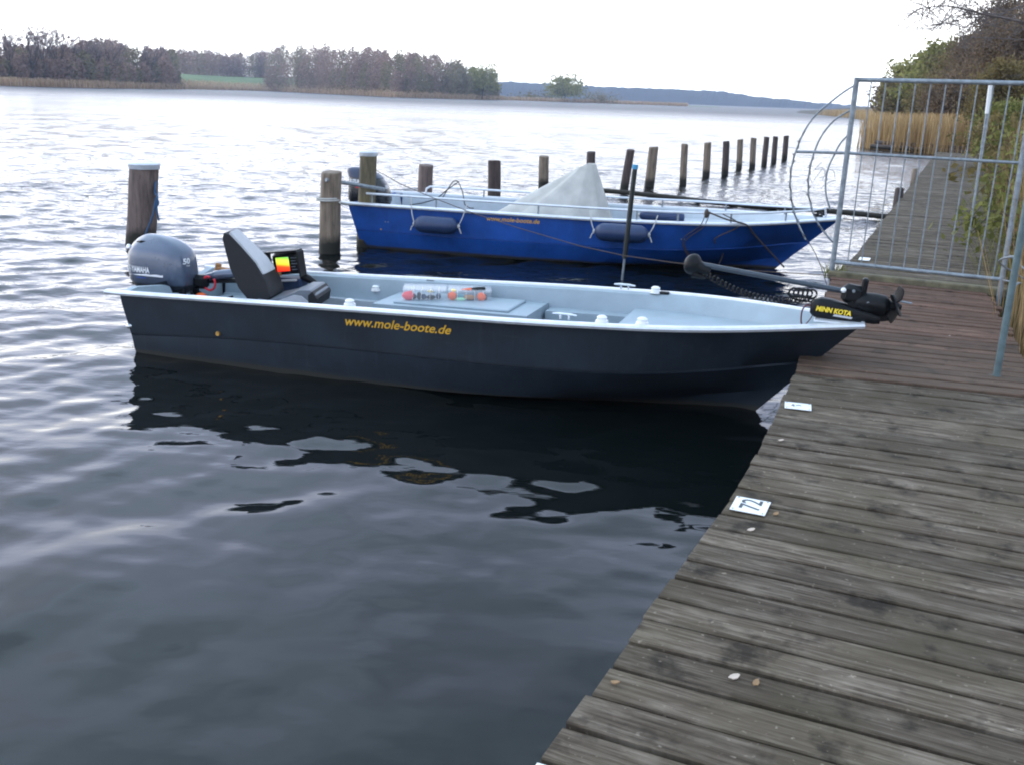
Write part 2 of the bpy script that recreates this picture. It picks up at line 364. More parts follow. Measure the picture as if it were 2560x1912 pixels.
# ================================================================ WATER
WAVE_DIR = R(-82)
def build_water():
    th_f = np.concatenate([np.linspace(R(-180), R(-50), 34)[:-1], np.linspace(R(-50), R(50), 860), np.linspace(R(50), R(180), 34)[1:-1]])
    r = [0.0]; x = .8
    while x < 220: r.append(x); x *= 1.0047 if x > 2 else 1.02
    while x < 2700: r.append(x); x *= 1.25
    r.append(2700.0)
    r = np.array(r[1:]); nt_, nr = len(th_f), len(r)
    RR, TT = np.meshgrid(r, th_f, indexing='ij')
    X = RR * np.sin(TT); Y = RR * np.cos(TT); Z = np.zeros_like(X)
    amp = np.interp(RR, [0, 3.5, 7, 12, 22, 220, 221], [.22, .38, .68, .95, 1.05, 1.0, 0.0])
    # lee of the jetty and of the boats
    cell = np.maximum(RR * .0047, RR * R(100) / 860)
    g = np.random.default_rng(5)
    for i in range(110):
        lam = math.exp(g.uniform(math.log(.15), math.log(2.2)))
        dr = WAVE_DIR + g.normal(0, .65) + (math.pi if g.random() < .12 else 0)
        k = 2 * math.pi / lam
        slope = (.0215 if lam < .55 else .0145 if lam < 1.0 else .0105) 
        if lam > .45: aa = amp
        else: aa = amp ** 2.0
        a = slope / k * np.clip((lam / (cell * 2.5) - 1), 0, 1) * aa
        ph = k * (X * math.cos(dr) + Y * math.sin(dr)) + g.uniform(0, 6.28)
        Z += a * np.sin(ph)
    V = np.stack([X, Y, Z], -1).reshape(-1, 3)
    i, j = np.meshgrid(np.arange(nr - 1), np.arange(nt_), indexing='ij'); j2 = (j + 1) % nt_
    F = np.stack([i * nt_ + j, i * nt_ + j2, (i + 1) * nt_ + j2, (i + 1) * nt_ + j], -1).reshape(-1, 4)
    F = F[:, ::-1]
    c = len(V); V = np.vstack([V, [[0, 0, 0]]])
    m, nt, b = new_mat('lake_water')
    b.inputs['Base Color'].default_value = (.0035, .0055, .0055, 1); b.inputs['IOR'].default_value = 1.33
    b.inputs['Roughness'].default_value = .035
    tc = N(nt, 'ShaderNodeTexCoord'); geo = N(nt, 'ShaderNodeNewGeometry')
    ln = N(nt, 'ShaderNodeVectorMath', operation='LENGTH'); nt.links.new(geo.outputs['Position'], ln.inputs[0])
    st = N(nt, 'ShaderNodeMapRange'); st.inputs[1].default_value = 5; st.inputs[2].default_value = 26; st.inputs[3].default_value = 0.03; st.inputs[4].default_value = .75
    nt.links.new(ln.outputs['Value'], st.inputs[0])
    mp = N(nt, 'ShaderNodeMapping'); mp.inputs['Scale'].default_value = (1.0, 1.9, 1); mp.inputs['Rotation'].default_value = (0, 0, R(10)); nt.links.new(tc.outputs['Object'], mp.inputs['Vector'])
    n1 = N(nt, 'ShaderNodeTexNoise', Scale=2.6, Detail=3.0, Roughness=.55); nt.links.new(mp.outputs[0], n1.inputs['Vector'])
    rr = N(nt, 'ShaderNodeMapRange'); rr.inputs[1].default_value = 25; rr.inputs[2].default_value = 260; rr.inputs[3].default_value = .035; rr.inputs[4].default_value = .42
    nt.links.new(ln.outputs['Value'], rr.inputs[0]); nt.links.new(rr.outputs[0], b.inputs['Roughness'])
    # wind patches far out
    n2 = N(nt, 'ShaderNodeTexNoise', Scale=.035, Detail=3.0); nt.links.new(mp.outputs[0], n2.inputs['Vector'])
    pr = N(nt, 'ShaderNodeMapRange'); pr.inputs[1].default_value = .35; pr.inputs[2].default_value = .65; pr.inputs[3].default_value = .55; pr.inputs[4].default_value = 1.25; nt.links.new(n2.outputs['Fac'], pr.inputs[0])
    ml = N(nt, 'ShaderNodeMath', operation='MULTIPLY'); nt.links.new(st.outputs[0], ml.inputs[0]); nt.links.new(pr.outputs[0], ml.inputs[1])
    bp = N(nt, 'ShaderNodeBump', Distance=.10); nt.links.new(ml.outputs[0], bp.inputs['Strength']); nt.links.new(n1.outputs['Fac'], bp.inputs['Height'])
    nt.links.new(bp.outputs[0], b.inputs['Normal'])
    tri0 = np.stack([np.full(nt_, c), np.arange(nt_), (np.arange(nt_) + 1) % nt_, (np.arange(nt_) + 1) % nt_], -1)
    o = np_mesh('lake_water', V, F, m, smooth=True)
    return tag(o, kind='structure')
build_water()

# ================================================================ BOATS
class Hull:
    """Lapped-plank dinghy hull in boat coordinates: x from transom to bow, y to the far side, z above water."""
    def __init__(s, L, beam, sheer, crease, chine, keel, stem, rake, laps):
        s.L, s.beam, s.sheer, s.crease, s.chine, s.keel, s.stem, s.rake, s.laps = L, beam, sheer, crease, chine, keel, stem, rake, laps
    def xz(s, t, z): # station t at height z: between transom and stem
        x0 = s.rake[0] + s.rake[1] * max(0, (s.sheer(0) - z)) ; x1 = s.stem(z)
        return x0 + (x1 - x0) * t
    def G(s, t): z = s.sheer(t); return (s.xz(t, z), s.beam(t), z)
    def Cc(s, t, d=0): 
        z = s.crease[0](t); y = max(.012, s.beam(t) * s.crease[1](t) - d); return (s.xz(t, z), y, z)
    def K(s, t): z = s.chine[0](t); y = max(.010, s.beam(t) * s.chine[1](t)); return (s.xz(t, z), y, z)
    def Q(s, t): z = s.keel(t); return (s.xz(t, z), .006, z)
    def y_at(s, x, z):                    # half-breadth of the shell at x, height z
        best = None
        def sec(fn):
            lo, hi = 0.0, 1.0
            for _ in range(22):
                m = (lo + hi) / 2
                if fn(m)[0] < x: lo = m
                else: hi = m
            q = fn(lo); return (q[2], q[1] if lo < .9999 else 0.0)
        pr = [sec(f) for f in (s.Q, s.K, s.Cc, s.G)]
        return float(np.interp(z, [p_[0] for p_ in pr], [p_[1] for p_ in pr]))
    def z_stem(s, x):                     # lowest height at which the stem reaches x
        lo, hi = -.2, s.sheer(1)
        if s.stem(lo) >= x: return -9.0
        for _ in range(30):
            m = (lo + hi) / 2
            if s.stem(m) < x: lo = m
            else: hi = m
        return hi
    def side(s, t, f, out=0.0):           # point on the upper side strake, f = 0 rim .. 1 crease
        a, b = Vector(s.G(t)), Vector(s.Cc(t)); p = a.lerp(b, f)
        return Vector((p.x, -(p.y + out), p.z))
def build_hull(root, h, mat, inside, nst=64):
    ts = [i / nst for i in range(nst + 1)]
    mb = MB()
    for sg in (-1, 1):
        rows = []
        for t in ts:
            g, c, k, q = Vector(h.G(t)), Vector(h.Cc(t)), Vector(h.K(t)), Vector(h.Q(t))
            pts = [g]
            for f in (.3,): pts.append(g.lerp(c, f) + Vector((0, .008 * (1 - t), 0)))
            pts.append(c)
            lap = .026 * min(1, (1 - t) * 6)
            ci = c - Vector((0, lap, 0.004)); ki = k - Vector((0, lap, .004))
            gk = min(1, (1 - t) * 8)
            pts += [c - Vector((0, .020 * gk, .003)), c - Vector((0, .020 * gk, .014)), c - Vector((0, .007 * gk, .020))]
            pts += [(c - Vector((0, .007 * gk, .020))).lerp(k, .5) + Vector((0, .010 * (1 - t), 0)), k, ki, ki.lerp(q, .5) + Vector((0, .02 * (1 - t), 0)), q]
            pts = [Vector((p.x, sg * max(.004, p.y), p.z)) for p in pts]
            rows.append(pts if sg > 0 else pts)
        if sg < 0: rows = [r[::-1] for r in rows]
        mb.quadsheet(rows)
    # transom outside
    prof = [Vector(h.G(0)), Vector(h.Cc(0)), Vector(h.K(0)), Vector(h.Q(0))]
    ring = [Vector((p.x, -p.y, p.z)) for p in prof] + [Vector((p.x, p.y, p.z)) for p in prof[::-1]]
    mb.add(ring, [tuple(range(len(ring)))])
    return mb.build('hull', mat, root, smooth=True)
def build_rim(root, h, mat, w=.052, ht=.034, over=.02, t0=0.0, ext=0.0, nst=70):
    path = []
    ts = [i / nst for i in range(nst + 1)]
    prof = [(-.30, -.5), (.7, -.5), (.85, 0), (.7, .42), (.3, .5), (-.2, .5), (-.32, .2)]
    def pt(t, sg):
        g = Vector(h.G(t)); g2 = Vector(h.G(min(1, t + .01))); g1 = Vector(h.G(max(0, t - .01)))
        d = (g2 - g1); nrm = Vector((-d.y, d.x, 0)).normalized() if abs(d.x) > 1e-6 else Vector((0, 1, 0))
        x = g.x
        return [Vector((x + nrm.x * a * w, sg * (g.y + nrm.y * a * w), g.z + b * ht)) for a, b in prof]
    near = [pt(t, -1) for t in ts]; far = [pt(t, 1) for t in ts[::-1]]
    if ext:
        e = [p - Vector((ext, 0, 0)) for p in near[0]]; near.insert(0, e)
        e = [p - Vector((ext, 0, 0)) for p in far[-1]]; far.append(e)
    mb = MB(); mb.loft(near + far)
    return mb.build('gunwale', mat, root, smooth=True)
def build_liner(root, h, mat, tA, tB, floor_z, drop, nst=40):
    """inner sides: upper panel, ledge, lower panel down to the floor"""
    mb = MB()
    for sg in (-1, 1):
        rows = []
        for i in range(nst + 1):
            t = tA + (tB - tA) * i / nst
            g = Vector(h.G(t)); y = g.y
            def hy(z): return max(.005, h.y_at(g.x, z))
            zm = h.z_stem(g.x + .05) + .02; z1, z2, z3 = g.z - .012, min(g.z - .02, max(g.z - drop, zm)), min(g.z - .03, max(floor_z - .02, zm, (g.z - drop - .05) if t > .74 else -9))
            pts = [(g.x, max(.004, y - .030), g.z + .004), (g.x, max(.004, hy(z1) - .05), z1), (g.x, max(.004, hy(z2) - .05), z2), (g.x, max(.003, hy(z2) - .085), z2 - .006), (g.x, max(.002, hy(z3) - .06), z3)]
            rows.append([Vector((a, sg * b, c)) for a, b, c in (pts if sg < 0 else pts[::-1])])
        mb.quadsheet(rows)
    return mb.build('inner_side', mat, root, smooth=True)
def build_floor(root, h, mat, tA, tB, z):
    mb = MB(); rows = []
    for i in range(31):
        t = tA + (tB - tA) * i / 30; g = Vector(h.G(t)); y = max(.004, h.y_at(g.x, z) - .05)
        rows.append([Vector((g.x, -y, z)), Vector((g.x, y, z))])
    mb.quadsheet([r[::-1] for r in rows]); return mb.build('floor', mat, root)

# ---- grey boat
GA = R(-18.05)
GS = Vector((-3.06 + .0124, 8.23 + .038, 0))
grey = empty('motor_boat', GS, GA, 'dark grey open motor boat with pale blue-grey inside, nearest the camera', 'boat')
beamT = [(0, .645), (.1, .65), (.25, .66), (.45, .68), (.6, .70), (.7, .67), (.77, .63), (.82, .565), (.86, .485), (.9, .385), (.94, .27), (.97, .185), (1, .10)]
HG = Hull(5.68, lambda t: smooth_tab(beamT, t), lambda t: .505 + .215 * t,
          (lambda t: smooth_tab([(0, .175), (.2, .25), (.4, .285), (.6, .305), (.8, .345), (1, .42)], t), lambda t: smooth_tab([(0, .945), (.6, .945), (.8, .90), (.92, .72), (1, .12)], t)),
          (lambda t: smooth_tab([(0, -.06), (.3, .0), (.6, .03), (.8, .07), (.93, .13), (1, .20)], t), lambda t: smooth_tab([(0, .90), (.4, .86), (.6, .78), (.75, .60), (.88, .36), (.96, .14), (1, .04)], t)),
          lambda t: smooth_tab([(0, -.16), (.6, -.15), (.9, -.10), (1, -.04)], t),
          lambda z: 5.04 + .64 * max(-.1, min(1, z / .72)), (.12, .16), True)
build_hull(grey, HG, M['hull_grey'], M['inside_grey'])
rimg = build_rim(grey, HG, M['rim'], ext=.115)
build_liner(grey, HG, M['inside_grey'], .025, .985, .10, .20)
build_floor(grey, HG, M['floor_dark'], .025, .75, .10)
# transom with motor well
mb = MB()
prof = [(-.63, .10), (-.63, .515), (-.5, .532), (-.16, .488), (-.115, .47), (-.09, .40), (.27, .40), (.30, .49), (.5, .535), (.63, .515), (.63, .10)]
for x in (.135, .185): pass
rk = lambda z: .13 + .16 * max(0, .505 - z)
outer = [Vector((rk(z), y * (.86 if z < .3 else 1), max(z, .14))) for y, z in prof]; inner = [Vector((rk(z) + .055, y * (.86 if z < .3 else 1), max(z, .14))) for y, z in prof]
mb.loft([outer, inner]); mb.build('transom_board', M['inside_grey'], grey)
# stern side seat, floor locker and foredeck
def deck_plate(name, t0, t1, z0, z1, th, ins, parent, mat, y0=None):
    mb = MB(); top = []; bot = []
    n = 26
    for i in range(n + 1):
        t = t0 + (t1 - t0) * i / n; g = Vector(HG.G(t)); z = z0 + (z1 - z0) * i / n
        zb_ = min(z - .02, max(z - th, HG.z_stem(g.x + .05) + .03)); y = max(.008, min(HG.y_at(g.x, z), HG.y_at(g.x, z - .02)) - .045); yb_ = max(.004, HG.y_at(g.x, zb_) - .05); ya = -y if y0 is None else y0; yc = -yb_ if y0 is None else y0
        top.append([Vector((g.x, ya, z)), Vector((g.x, y, z))]); bot.append([Vector((g.x, yc, zb_)), Vector((g.x, max(yb_, yc + .01), zb_))])
    rings = [[a[0], a[1], b[1], b[0]] for a, b in zip(top, bot)]
    mb.loft([r[::-1] for r in rings]); return mb.build(name, mat, parent)
tA = lambda a: (a - .12) / 5.56
deck_plate('foredeck', tA(4.05), .975, .535, .60, .05, .105, grey, M['inside_grey'])
def bulkhead(h, x, z0, z1, root, mat):
    ys = [h.y_at(x, z) - .06 for z in (z0, (z0 + z1) / 2, z1)]; zs = (z0, (z0 + z1) / 2, z1)
    rg = [[Vector((x + d, -y, z)) for y, z in zip(ys, zs)] + [Vector((x + d, y, z)) for y, z in zip(ys[::-1], zs[::-1])] for d in (0, .02)]
    mb = MB(); mb.loft(rg); return mb.build('bulkhead', mat, root)
bulkhead(HG, 4.062, .10, .484, grey, M['inside_grey'])
deck_plate('side_bench', tA(3.36), tA(4.045), .47, .49, .36, .10, grey, M['inside_grey'], .46)
deck_plate('stern_bench', .03, tA(.62), .30, .32, .20, .13, grey, M['inside_grey'])
sb = deck_plate('seat_box', tA(2.03), tA(3.33), .472, .500, .38, .10, grey, M['inside_grey'], .06)
mb = MB(); mb.box((2.62, .36, .494), (.98, .46, .022), Matrix.Rotation(R(-1.25), 4, 'Y'), 0, .008); mb.build('lid', M['inside_grey'], sb)
deck_plate('side_shelf', tA(1.25), tA(2.02), .37, .38, .20, .10, grey, M['inside_pale'], .52)
# bow plate
mb = MB(); mb.box((5.52, 0, .722), (.30, .26, .012), None, 0, .004); mb.build('bow_plate', M['rim'], grey)
# lettering
def side_text(h, body, a0, f0, size, root, mat, name='lettering', bold=.0, hgt=1.0):
    def fn(u, v):
        a = a0 + u; t = (a - h.rake[0]) / (h.stem(.6) - h.rake[0])
        g, c = Vector(h.G(t)), Vector(h.Cc(t)); ln = (g - c).length
        p = h.side(t, f0 - v * hgt / ln, .006); return p
    return text_mb(body, size, fn, bold).build(name, mat, root)
side_text(HG, 'www.mole-boote.de', 2.155, .42, .102, grey, M['gold'], bold=.0014)
# fittings
mb = MB(); mb.tube([(.19, -.59, .235), (.165, -.615, .232)], [.022, .022], 12); mb.sphere((.163, -.617, .232), .023); mb.build('drain_fitting', M['chrome'], grey, True)
p = HG.side(tA(1.04), .92, .004); mb = MB(); mb.tube([p + Vector((0, .004, 0)), p - Vector((0, .012, 0))], [.02, .017], 12); mb.build('bolt', M['brass'], grey, True)
p = Vector((5.30, 0, .29)); mb = MB(); mb.tube([p + Vector((.05 * math.cos(a) , 0, .05 * math.sin(a))) for a in np.linspace(-1.9, 1.9, 12)], .007, 8); mb.build('bow_eye', M['chrome'], grey, True)
def rod_mount(a, y, z, sz=1.0):
    mb = MB(); mb.tube([(a, y, z - .01), (a, y, z + .010)], [.046 * sz, .042 * sz], 14, 0); mb.tube([(a, y, z + .010), (a, y, z + .030 * sz), (a, y, z + .040 * sz)], [.030 * sz, .036 * sz, .022 * sz], 14)
    return mb.build('rod_mount', M['white'], grey, True)
for a, y in ((4.155, .625), (4.02, -.60), (4.29, -.575), (2.13, -.60)): rod_mount(a, y, HG.sheer(tA(a)) + .016)
rod_mount(1.75, .60, .47, .9)
mb = MB(); mb.box((4.19, .625, HG.sheer(tA(4.19)) + .012), (.15, .05, .02), None, 0, .005); mb.build('mount_foot', M['black'], grey)
def cleat(a, y, z):
    mb = MB(); mb.tube([(a - .085, y, z + .032), (a - .04, y, z + .036), (a + .04, y, z + .036), (a + .085, y, z + .032)], [.006, .009, .009, .006], 8)
    for d in (-.03, .03): mb.tube([(a + d, y, z), (a + d, y, z + .034)], .008, 8)
    return mb.build('cleat', M['chrome'], grey, True)
cleat(3.90, .665, HG.sheer(tA(3.9)) + .015); cleat(3.76, -.60, HG.sheer(tA(3.76)) + .014)
mb = MB(); mb.box((2.24, .64, HG.sheer(tA(2.24)) - .0), (.07, .02, .014), None, 0, .003); mb.build('rim_clip', M['steel'], grey)

def glocal(a, y, z): return Vector((GS.x, GS.y, 0)) + Matrix.Rotation(GA, 3, 'Z') @ Vector((a, y, z))

# ---- outboard generator (coordinates: x forward, y to far side)
def cowl_rings(prof, n=36, p=3.2):
    rings = []
    for z, x0, x1, w in prof:
        cx, hx = (x0 + x1) / 2, (x1 - x0) / 2; ring = []
        for j in range(n):
            a = 2 * math.pi * j / n; c, s_ = math.cos(a), math.sin(a)
            ring.append(Vector((cx + hx * math.copysign(abs(c) ** (2 / p), c), w * math.copysign(abs(s_) ** (2 / p), s_), z)))
        rings.append(ring)
    return rings
om = empty('outboard_motor', glocal(-.03, .10, .40), GA, 'metallic blue-grey outboard motor with white lettering on the grey boat', 'outboard motor')
prof = [(.055, -.285, .285, .150), (.075, -.298, .298, .163), (.16, -.302, .300, .172), (.26, -.296, .287, .172), (.32, -.285, .272, .166), (.355, -.268, .25, .155), (.39, -.24, .205, .134), (.425, -.205, .135, .104), (.45, -.165, .05, .066), (.462, -.13, -.02, .03), (.465, -.10, -.05, .01)]
mb = MB(); mb.loft(cowl_rings(prof)); cow = mb.build('cowling', M['cowl'], om, True)
def cowl_w(z): return lerp_tab([(q[0], q[3]) for q in prof], z)
def cowl_y(x, z):
    x0 = lerp_tab([(q[0], q[1]) for q in prof], z); x1 = lerp_tab([(q[0], q[2]) for q in prof], z); w = cowl_w(z)
    c = min(1, abs((x - (x0 + x1) / 2) / ((x1 - x0) / 2))); return -w * max(0, 1 - c ** 3.2) ** (1 / 3.2)
text_mb('YAMAHA', .062, lambda u, v: Vector((-.20 + u, cowl_y(-.20 + u, .155 + v) - .0025, .155 + v * 1.15)), .002, sx=.74).build('lettering', M['text_white'], om)
mb = MB(); 
cx, cz, rr = -.228, .180, .022
mb.tube([(cx + rr * math.cos(a), cowl_y(cx, cz) - .003, cz + rr * math.sin(a)) for a in np.linspace(0, 6.283, 18)[:-1]], .0025, 6, closed=True)
for a in (math.pi / 2, math.pi * 7 / 6, -math.pi / 6): mb.tube([(cx, cowl_y(cx, cz) - .003, cz), (cx + rr * math.cos(a), cowl_y(cx, cz) - .003, cz + rr * math.sin(a))], .003, 6)
mb.build('emblem', M['text_white'], om)
mb = MB(); xs = np.linspace(-.262, .20, 24)
mb.quadsheet([[Vector((x, cowl_y(x, .117) - .002, .117 + .003 * i)), Vector((x, cowl_y(x, .128) - .002, .127 + .002 * i / 24))] for i, x in enumerate(xs)][:20]); mb.build('side_stripe', M['text_white'], om)
mb = MB(); mb.quadsheet([[Vector((x, cowl_y(x, .11) - .002, .104)), Vector((x, cowl_y(x, .11) - .002, .114))] for x in np.linspace(-.15, -.05, 8)]); mb.build('side_stripe', simple('blue_stripe', (.03, .07, .30), .5), om)
def cowl_front(y, z):
    x0 = lerp_tab([(q[0], q[1]) for q in prof], z); x1 = lerp_tab([(q[0], q[2]) for q in prof], z); w = cowl_w(z)
    return (x0 + x1) / 2 + (x1 - x0) / 2 * max(0, 1 - min(1, abs(y / w)) ** 3.2) ** (1 / 3.2) + .0025
text_mb('50', .062, lambda u, v: Vector((cowl_front(-.10 + u, .245 + v), -.10 + u, .245 + v)), .002, .2, sx=1.25).build('lettering', M['text_white'], om)
text_mb('four', .02, lambda u, v: Vector((cowl_front(-.07 + u, .222 + v), -.07 + u, .222 + v)), .0003, .2, sx=1.3).build('lettering', M['text_white'], om)
mb = MB(); mb.tube([(-.17, -.108, .405), (-.12, -.116, .408), (-.075, -.110, .412)], [.004, .012, .004], 8); mb.build('air_slot', M['black'], om)
mb = MB(); mb.sphere((-.262, -.10, .345), (.022, .02, .03)); mb.build('latch', M['chrome'], om, True)
mb = MB(); mb.loft(cowl_rings([(-.02, -.20, .235, .105), (.02, -.26, .27, .135), (.056, -.282, .282, .148)])); mb.build('lower_cowl', M['cowl_dark'], om, True)
mb = MB(); mb.box((.10, 0, -.10), (.10, .26, .30), None, 0, .02); mb.box((.22, -.09, -.03), (.12, .05, .12), None, 0, .015); mb.box((.22, .09, -.03), (.12, .05, .12), None, 0, .015); mb.tube([(.16, -.19, .0), (.16, .19, .0)], .028, 12); mb.build('clamp_bracket', M['black'], om)
mb = MB(); mb.loft(cowl_rings([(-.95, -.10, .06, .03), (-.6, -.12, .06, .045), (-.2, -.16, .06, .06), (-.02, -.18, .08, .08)], 20, 2.4)); mb.build('drive_leg', M['cowl'], om, True)
mb = MB(); mb.tube(bez([(.27, .10, .075), (.42, .14, .125), (.60, .16, .155), (.98, .17, .180)], 8), [.035] * 8 + [.042] * 8 + [.036] * 9, 12); mb.build('tiller_arm', M['cowl'], om, True)
mb = MB(); mb.box((.60, .15, .095), (.56, .06, .035), Matrix.Rotation(R(-6), 4, 'Y'), 0, .012); mb.box((.34, .05, .08), (.14, .10, .12), None, 0, .03); mb.build('tiller_bracket', M['black'], om, True)
mb = MB(); mb.tube([Vector((.43 + .055 * math.cos(a), .02 + .004 * a, .075 + .06 * math.sin(a))) for a in np.linspace(1.2, 7.0, 34)], .010, 8); mb.build('kill_cord', M['red'], om, True)
mb = MB(); mb.tube(bez([(.30, -.05, .02), (.36, -.08, -.03), (.45, -.06, -.06), (.55, 0, -.07)], 6), .012, 8); mb.tube(bez([(.28, .02, .02), (.40, .0, -.02), (.48, .05, -.07), (.62, .1, -.03)], 6), .009, 8); mb.tube([(.30, -.07, .02), (.34, -.09, -.0)], .006); mb.build('hose', M['black'], om, True)
mb = MB(); mb.sphere((.385, -.02, -.035), (.055, .04, .035)); mb.build('fuel_bulb', M['orange'], om, True)

# ---- paddle behind the tiller
pdl = MB(); 
p0, p1 = glocal(.345, .35, .565), glocal(.98, .34, .575)
pdl.tube([p0, p0.lerp(p1, .2), p1], [.022, .016, .016], 10); d = (p1 - p0).normalized()
pdl.box(p0 + Vector((0, 0, .0)), (.055, .03, .10), Matrix.Rotation(R(12), 4, 'Y'), 0, .012)
tag(pdl.build('paddle', M['rust_wood'], None, True), 'tan wooden paddle with T grip lying behind the tiller arm', 'paddle')

# ---- boat seat
seat = empty('boat_seat', glocal(.99, .0, .40), GA + R(13), 'folding boat seat with charcoal shell and light grey upper back panel', 'boat seat')
def slab(profile, w, bev=.03, taper=0.0): # side profile (x,z) swept across y, rounded at the edges
    rings = []
    for y, k in ((-w / 2, .55), (-w / 2 + .01, .80), (-w / 2 + bev, 1), (w / 2 - bev, 1), (w / 2 - .01, .80), (w / 2, .55)):
        c = Vector((sum(p[0] for p in profile) / len(profile), sum(p[1] for p in profile) / len(profile)))
        rings.append([Vector((c.x + (p[0] - c.x) * (.94 + .06 * k), y * (1 - taper * max(0, p[1] - .15) / .5), c.y + (p[1] - c.y) * (.94 + .06 * k))) for p in profile])
    return MB().loft(rings)
seat.scale = (.88, .86, .90)
slab([(-.02, .02), (.12, .0), (.17, .09), (.13, .22), (.02, .38), (-.13, .53), (-.235, .625), (-.285, .63), (-.295, .58), (-.22, .33), (-.13, .15)], .42, .05, .42).build('backrest', M['charcoal'], seat, True)
slab([(.07, .26), (.10, .285), (.035, .39), (-.12, .545), (-.225, .645), (-.245, .61), (-.16, .54), (-.05, .38)], .37, .03, .42).build('back_panel', M['vinyl_light'], seat, True)
slab([(.04, .02), (.56, .03), (.60, .07), (.60, .13), (.55, .175), (.45, .17), (.30, .10), (.14, .06), (.05, .07)], .46, .06).build('cushion', M['vinyl_mid'], seat, True)
slab([(.16, .02), (.53, .02), (.535, .07), (.47, .12), (.40, .125), (.28, .08)], .485, .02).build('side_panel', M['vinyl_light'], seat, True)
slab([(.50, .01), (.60, .02), (.615, .10), (.57, .165), (.53, .13), (.53, .05)], .475, .02).build('front_bolster', M['charcoal'], seat, True)
mb = MB(); mb.tube([(.22, 0, -.30), (.22, 0, .02)], .035, 12); mb.tube([(.22, 0, -.30), (.22, 0, -.285)], .12, 16); mb.build('pedestal', M['steel'], seat, True)

# ---- fish finder
ff = empty('fish_finder', glocal(1.0, .36, .40), GA + R(6), 'black hooded fish finder with glowing colour sonar screen behind the seat', 'fish finder')
mb = MB(); w, hh = .30, .215
mb.box((.02, .06, .265), (w - .02, .09, hh - .02), Matrix.Rotation(R(-8), 4, 'Y'), 0, .03); mb.build('casing', M['black'], ff, True)
Rt = Matrix.Rotation(R(-8), 4, 'Y')
mb = MB()
for c, s_ in (((.02, -.02, .375), (w, .13, .014)), ((-.135, -.02, .268), (.014, .13, hh)), ((.172, -.02, .262), (.014, .13, hh))):
    v = Rt @ (Vector(c) - Vector((.02, 0, .265))) + Vector((.02, 0, .265)); mb.box(v, s_, Rt, 0, .004)
mb.build('hood', M['black'], ff)
scr, nt, b = new_mat('sonar_screen')
tc = N(nt, 'ShaderNodeTexCoord'); sp = N(nt, 'ShaderNodeSeparateXYZ'); nt.links.new(tc.outputs['Generated'], sp.inputs[0])
rp = ramp(nt, [(0, (1, .02, .015)), (.35, (1, .10, .02)), (.52, (1, .75, .05)), (.7, (.95, 1, .1)), (.9, (.35, .85, .08)), (1, (.25, .6, .2))]); nt.links.new(sp.outputs['Z'], rp.inputs['Fac'])
nt.links.new(rp.outputs['Color'], b.inputs['Base Color']); nt.links.new(rp.outputs['Color'], b.inputs['Emission Color']); b.inputs['Emission Strength'].default_value = .8
b.inputs['Roughness'].default_value = .3
def onscreen(x0, x1, z0, z1, y=.012):
    pts = [Rt @ (Vector((x, y, z)) - Vector((.02, 0, .265))) + Vector((.02, 0, .265)) for x, z in ((x0, z0), (x1, z0), (x1, z1), (x0, z1))]
    return pts
mb = MB(); mb.add(onscreen(-.10, .145, .185, .335, .0125), [(0, 1, 2, 3)]); mb.build('screen_glass', M['black_gloss'], ff)
mb = MB(); mb.add(onscreen(-.075, .045, .20, .32, .010), [(0, 1, 2, 3)]); sc_ = mb.build('sonar_display', scr, ff)
mb = MB()
for i, z in enumerate((.305, .28, .255, .23, .205)): mb.add(onscreen(.062, .062 + (.06, .045, .055, .035, .05)[i], z, z + .008, .0105), [(0, 1, 2, 3)])
mb.build('readout', M['vinyl_mid'], ff)
mb = MB(); mb.box((.04, .06, .075), (.24, .16, .13), None, 0, .015); mb.build('battery_box', M['navy_fabric'], ff)
mb = MB(); mb.box((.055, -.03, .128), (.15, .03, .018), Matrix.Rotation(R(-6), 4, 'Y'), 0, .006); mb.build('box_trim', M['vinyl_light'], ff)
mb = MB(); mb.tube(bez([(.14, .05, .16), (.22, .05, .13), (.29, .05, .07), (.31, .05, .03)], 5), [.035] * 5 + [.03] * 5 + [.022] * 6, 10); mb.build('mount_arm', M['black'], ff, True)
mb = MB(); mb.tube(bez([(-.10, .02, .12), (-.22, -.05, .10), (-.35, -.02, .02), (-.40, .1, .08), (-.47, .1, .06)], 7), .005, 6); mb.build('power_cable', M['black'], ff, True)

# ---- tackle boxes
M['clear'] = simple('clear_polypropylene', (.80, .82, .86), .25, 0, .03, 20, trans=.0, alpha=.17)
def tackle(name, o, rz, label, bits):
    t = empty(name, o, rz, label, 'tackle box', 'clear tackle boxes')
    L_, D_, H_ = .35, .24, .082
    mb = MB(); mb.box((L_ / 2, D_ / 2, H_ / 2), (L_, D_, H_), None, 0, .01); mb.build('box_body', M['clear'], t)
    mb = MB(); mb.box((L_ / 2, D_ / 2, H_ + .007), (L_ + .008, D_ + .008, .012), None, 0, .005); mb.build('lid', M['clear'], t)
    mb = MB()
    for k in (.22, .42, .62, .82): mb.box((L_ * k, D_ / 2, H_ / 2), (.003, D_ - .02, H_ - .012))
    mb.build('divider', M['white'], t)
    for mat, x, y, z, sx, sy, sz in bits:
        mb = MB(); mb.sphere((x, y * .8, z), (sx * 1.25, sy * 1.1, sz * 1.25), 10, 6, M4=Matrix.Rotation(R(random.uniform(-12, 12)), 4, 'Z')); mb.build('lure', M[mat], t, True)
    return t
TR = R(3.0)
p0 = glocal(2.20, .17, .496); q = Vector((math.cos(TR), math.sin(TR), 0))
